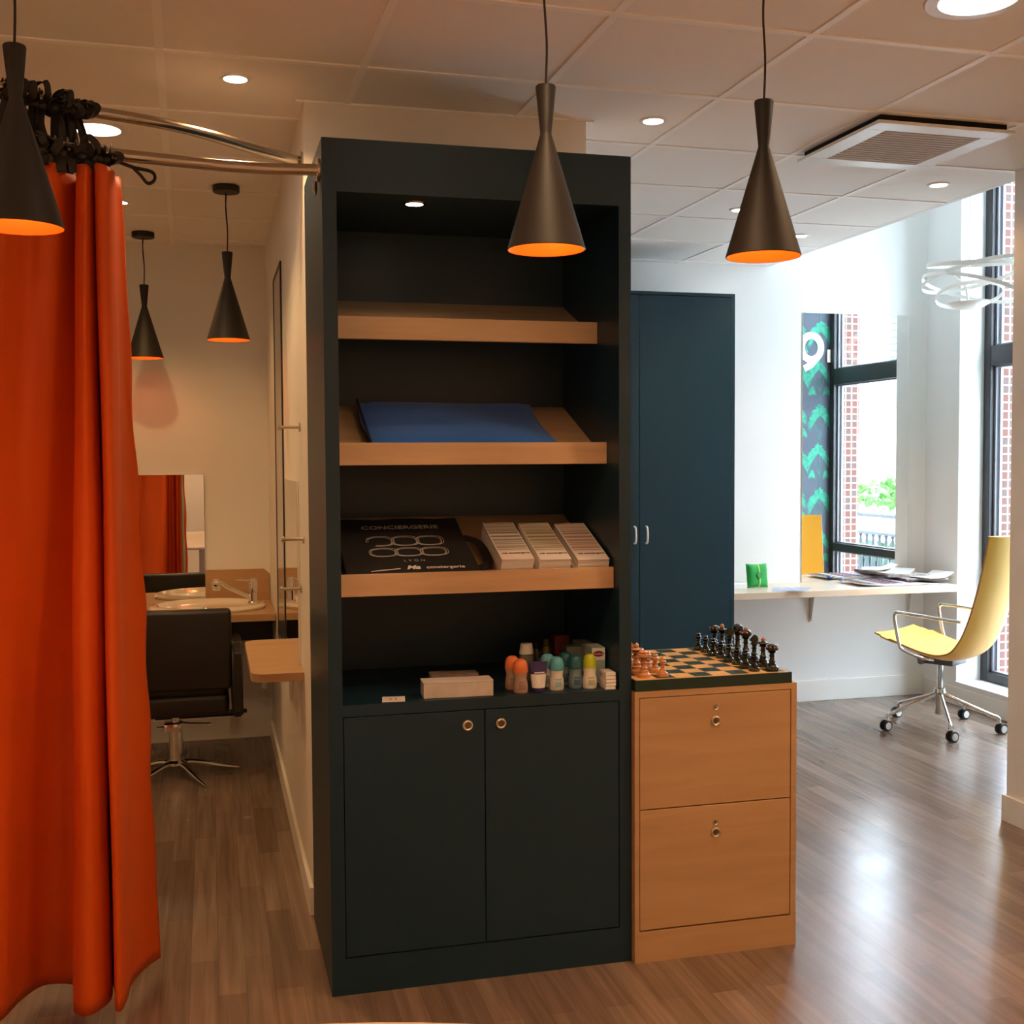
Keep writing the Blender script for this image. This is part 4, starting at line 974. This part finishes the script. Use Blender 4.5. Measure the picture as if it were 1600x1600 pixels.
# ---------------------------------------------------------------- ribbon pendant lamp
LC = Vector((4.02, 5.52, 2.44))
rl = thing('ribbon_lamp', 'white sculptural pendant lamp of looping bands and a shallow bowl', 'pendant lamp', LC)
M_lampw = mat('white_lamp_band', (.85, .83, .78), .4)
b = NB(); lathe(b, [(0, -.065), (.05, -.058), (.085, -.042), (.110, -.022), (.104, -.022), (.08, -.038), (.0, -.055)], 40, Matrix.Translation(LC)); obj('bowl', b, M_lampw, rl, True)
def band(cx, cz, rad, tx, ty, wdt, ph=0, a0=0, a1=2*PI):
    b = NB(); M = Matrix.Translation(LC+Vector((cx, 0, cz))) @ Euler((tx, ty, ph)).to_matrix().to_4x4(); prev = None; N = 64
    for k in range(N+1):
        a = a0+(a1-a0)*k/N; r = rad*(1+.06*math.sin(2*a)); 
        c = [b.verts.new(M @ Vector((r*math.cos(a)+dr, r*math.sin(a)+dr*0, z))) for dr, z in ((0, -wdt/2), (.0, wdt/2), (.003, wdt/2), (.003, -wdt/2))]
        if prev:
            for q_ in range(4): b.faces.new((prev[q_], prev[(q_+1) % 4], c[(q_+1) % 4], c[q_]))
        prev = c
    return b
for args in ((.02, .19, .25, .10, -.06, .022, 0), (.03, .13, .27, -.18, .12, .020, 1.0), (.02, .06, .25, .22, -.14, .020, 2.0), (0, .02, .18, -.15, .18, .022, .5)):
    obj('band', band(*args), M_lampw, rl, True)
b = NB(); tube(b, catmull([LC+Vector((-.13, -.05, .11)), LC+Vector((-.07, -.06, .06)), LC+Vector((-.05, -.06, -.03))], 6), .006, 8); cyl(b, LC+Vector((0, 0, -.05)), LC+Vector((0, 0, 3.699-LC.z)), .0025, 8); obj('suspension', b, M_lampw, rl, True)

# ---------------------------------------------------------------- wallpapered side wall (seen in the mirror)
wp = thing('palm_wallpaper', 'dark slate wallpaper with teal palms, seen in the desk mirror', 'wallpaper', (4.475, 5.19, 0))
M_slate = mat('slate_paper', (.055, .066, .088), .8, var=.1, vscale=8)
M_teal = mat('teal_palm', (.025, .22, .14), .8, var=.3, vscale=30)
b = NB(); bx(b, 4.175, 5.1905, .13, 4.765, 5.1930, 3.40); obj('paper_sheet', b, M_slate, wp)
b = NB(); yy = 5.1935; W_ = lambda x, z: Vector((x, yy, z))
LAY = [0]
def dart(bm, x0, z0, ang, L, wd, droop):
    LAY[0] += 1; y_ = yy + .00001*(LAY[0] % 90); P = []
    for i in range(6):
        t = i/5; P.append(Vector((x0+L*math.cos(ang)*t, y_, z0+L*math.sin(ang)*t-droop*t*t)))
    prev = None
    for i, p in enumerate(P):
        d = (P[min(i+1, 5)]-P[max(i-1, 0)]).normalized(); n_ = Vector((-d.z, 0, d.x)); w__ = wd*(.35+.65*math.sin(PI*min(1, .25+i/5*.75)))*(1 if i < 5 else .08)
        c = [bm.verts.new(p+n_*w__), bm.verts.new(p-n_*w__)]
        if prev: bm.faces.new((prev[0], prev[1], c[1], c[0]))
        prev = c
def fan(bm, x0, z0, R_, n, a0, a1, wd=.007):
    for k in range(n):
        a = a0+(a1-a0)*k/(n-1); dart(bm, x0, z0, a, R_*random.uniform(.85, 1.05), wd, R_*.62*(.35+abs(math.cos(a))))
for kx in range(3):
    xc = 4.675-.20*kx
    for kz in range(6):
        z0 = .30+.66*kz + (.33 if kx % 2 else 0)
        if z0 > 3.2: continue
        fan(b, xc+.008, z0+.30, .118, 40, -.5, PI+.5, .008); fan(b, xc-.010, z0, .105, 36, -.4, PI+.6, .008)
        tube(b, [W_(xc, z0+.30), W_(xc+.004, z0+.08), W_(xc, z0-.10), W_(xc, z0-.34)], .0025, 5)
        for s in (-1, 1):
            tube(b, [W_(xc, z0+.10), W_(xc+s*.05, z0+.25)], .0018, 5); tube(b, [W_(xc, z0-.18), W_(xc+s*.05, z0-.05)], .0018, 5)
            fan(b, xc+s*.058, z0-.14, .055, 9, -PI/2-.5*s, -PI/2+.9*s, .006)
obj('palm_print', b, M_teal, wp)
b = NB(); pts = [W_(4.60+.085*math.cos(a), 2.445+.095*math.sin(a)) for a in [2*PI*k/40 for k in range(41)]]
tube(b, [p+Vector((0, .002, 0)) for p in pts], .0018, 8, sx=15); tube(b, [W_(4.66, 2.38)+Vector((0, .002, 0)), W_(4.60, 2.31)+Vector((0, .002, 0)), W_(4.54, 2.28)+Vector((0, .002, 0))], .0018, 8, sx=14)
obj('letter_stroke', b, M_white, wp, label='part of a large white letter')
b = NB(); bx(b, 4.735, 5.194, 2.33, 4.762, 5.212, 2.43, .003); tag(obj('window_sensor', b, mat('cream_plastic', (.8, .75, .6), .4)), 'small cream sensor box beside the window frame, seen in the mirror', 'sensor')

# ---------------------------------------------------------------- round table at the bottom edge
tt = thing('round_table', 'round pale table whose far edge just shows at the bottom', 'table', (-.085, .425, 0))
b = NB(); lathe(b, [(0, .712), (1.28, .712), (1.30, .720), (1.30, .735), (1.295, .740), (0, .740)], 128, Matrix.Translation((-.085, .435, 0))); obj('table_top', b, M_desk, tt, True)
b = NB(); lathe(b, [(0, 0), (.28, 0), (.28, .012), (.04, .03), (.04, .712)], 40, Matrix.Translation((-.085, .435, 0))); obj('pedestal', b, M_white, tt, True)

# ---------------------------------------------------------------- outside
M_out = mat('pale_render', (.75, .74, .72), .9)
b = NB(); bx(b, 4.95, -60, -.25, 60, 60, -.15); struct('ground', b, mat('pale_paving', (.55, .53, .5), .9))
fc = thing('opposite_building', 'bleached white building across the street with louvred shutters', 'building', (16, -8, 0))
b = NB(); bx(b, 16, -32, -.15, 20, 12, 12); obj('facade', b, M_out, fc)
M_shut = mat('grey_green_shutter', (.06, .10, .10), .7)
for y0, z0 in ((-11.4, 3.9), (-15.0, 3.9), (-7.6, 3.9)):
    b = NB(); bx(b, 15.93, y0, z0, 15.99, y0+.9, z0+2.0)
    for k in range(12): bx(b, 15.90, y0+.06, z0+.08+k*.16, 15.94, y0+.84, z0+.14+k*.16)
    obj('shutter', b, M_shut, fc)
bl = thing('balustrade', 'pale turned-baluster street railing outside, seen in the desk mirror', 'railing', (7, 2.5, -.15))
M_bal = mat('grey_stone', (.05, .055, .062), .8)
b = NB(); bx(b, 6.95, -1, .93, 7.05, 4.6, .97, .008); obj('top_rail', b, M_bal, bl)
b = NB(); bx(b, 6.96, -1, .74, 7.04, 4.6, .77, .005); obj('lower_rail', b, M_bal, bl)
for y in (-.6, 1.2, 3.0): 
    b = NB(); bx(b, 6.95, y-.04, -.148, 7.05, y+.04, 1.0, .008); obj('post', b, M_bal, bl)
bp = NB(); lathe(bp, [(0, -.148), (.03, -.148), (.03, -.10), (.015, -.06), (.032, .12), (.038, .25), (.022, .45), (.014, .60), (.020, .66), (.012, .70), (.022, .738), (0, .738)], 12)
b0 = None
for k in range(38):
    y = -.5+k*.125
    if b0 is None:
        bb = bp; bb.transform(Matrix.Translation((7, y, 0))); b0 = obj('baluster', bb, M_bal, bl, True); y00 = y
    else:
        c = b0.copy(); COL.objects.link(c); c.parent = bl; c.location = b0.location + Vector((0, y-y00, 0))
def leafy(name, label, c0, ext, n, col, size=.12):
    b = NB(); rg_ = random.Random(11)
    for k in range(n):
        while True:
            p = Vector((rg_.uniform(-1, 1), rg_.uniform(-1, 1), rg_.uniform(-1, 1)))
            if .3 < p.length < 1: break
        p = Vector(c0)+Vector((p.x*ext[0], p.y*ext[1], p.z*ext[2])); d1 = Vector((rg_.uniform(-1, 1), rg_.uniform(-1, 1), rg_.uniform(-1, 1))).normalized()*size; d2 = d1.orthogonal().normalized()*size*.4
        b.faces.new([b.verts.new(q_) for q_ in (p-d1, p+d2, p+d1, p-d2)])
    t = thing(name, label, 'shrub', (c0[0], c0[1], -.15)); obj('foliage', b, mat(name+'_leaf', col, .7, var=.3, vscale=3), t)
    b = NB(); tube(b, [(c0[0], c0[1], -.15), (c0[0]+.05, c0[1]+.03, c0[2])], .04, 8); obj('stem', b, M_bal, t); return t
leafy('hedge', 'low green hedge growing behind the street railing', (8.0, 1.6, .15), (.4, 2.6, .38), 900, (.02, .075, .022))
leafy('street_tree', 'pale green small tree across the street behind the railing', (11.0, -3.3, .98), (.9, .9, .22), 520, (.07, .20, .03), .11)
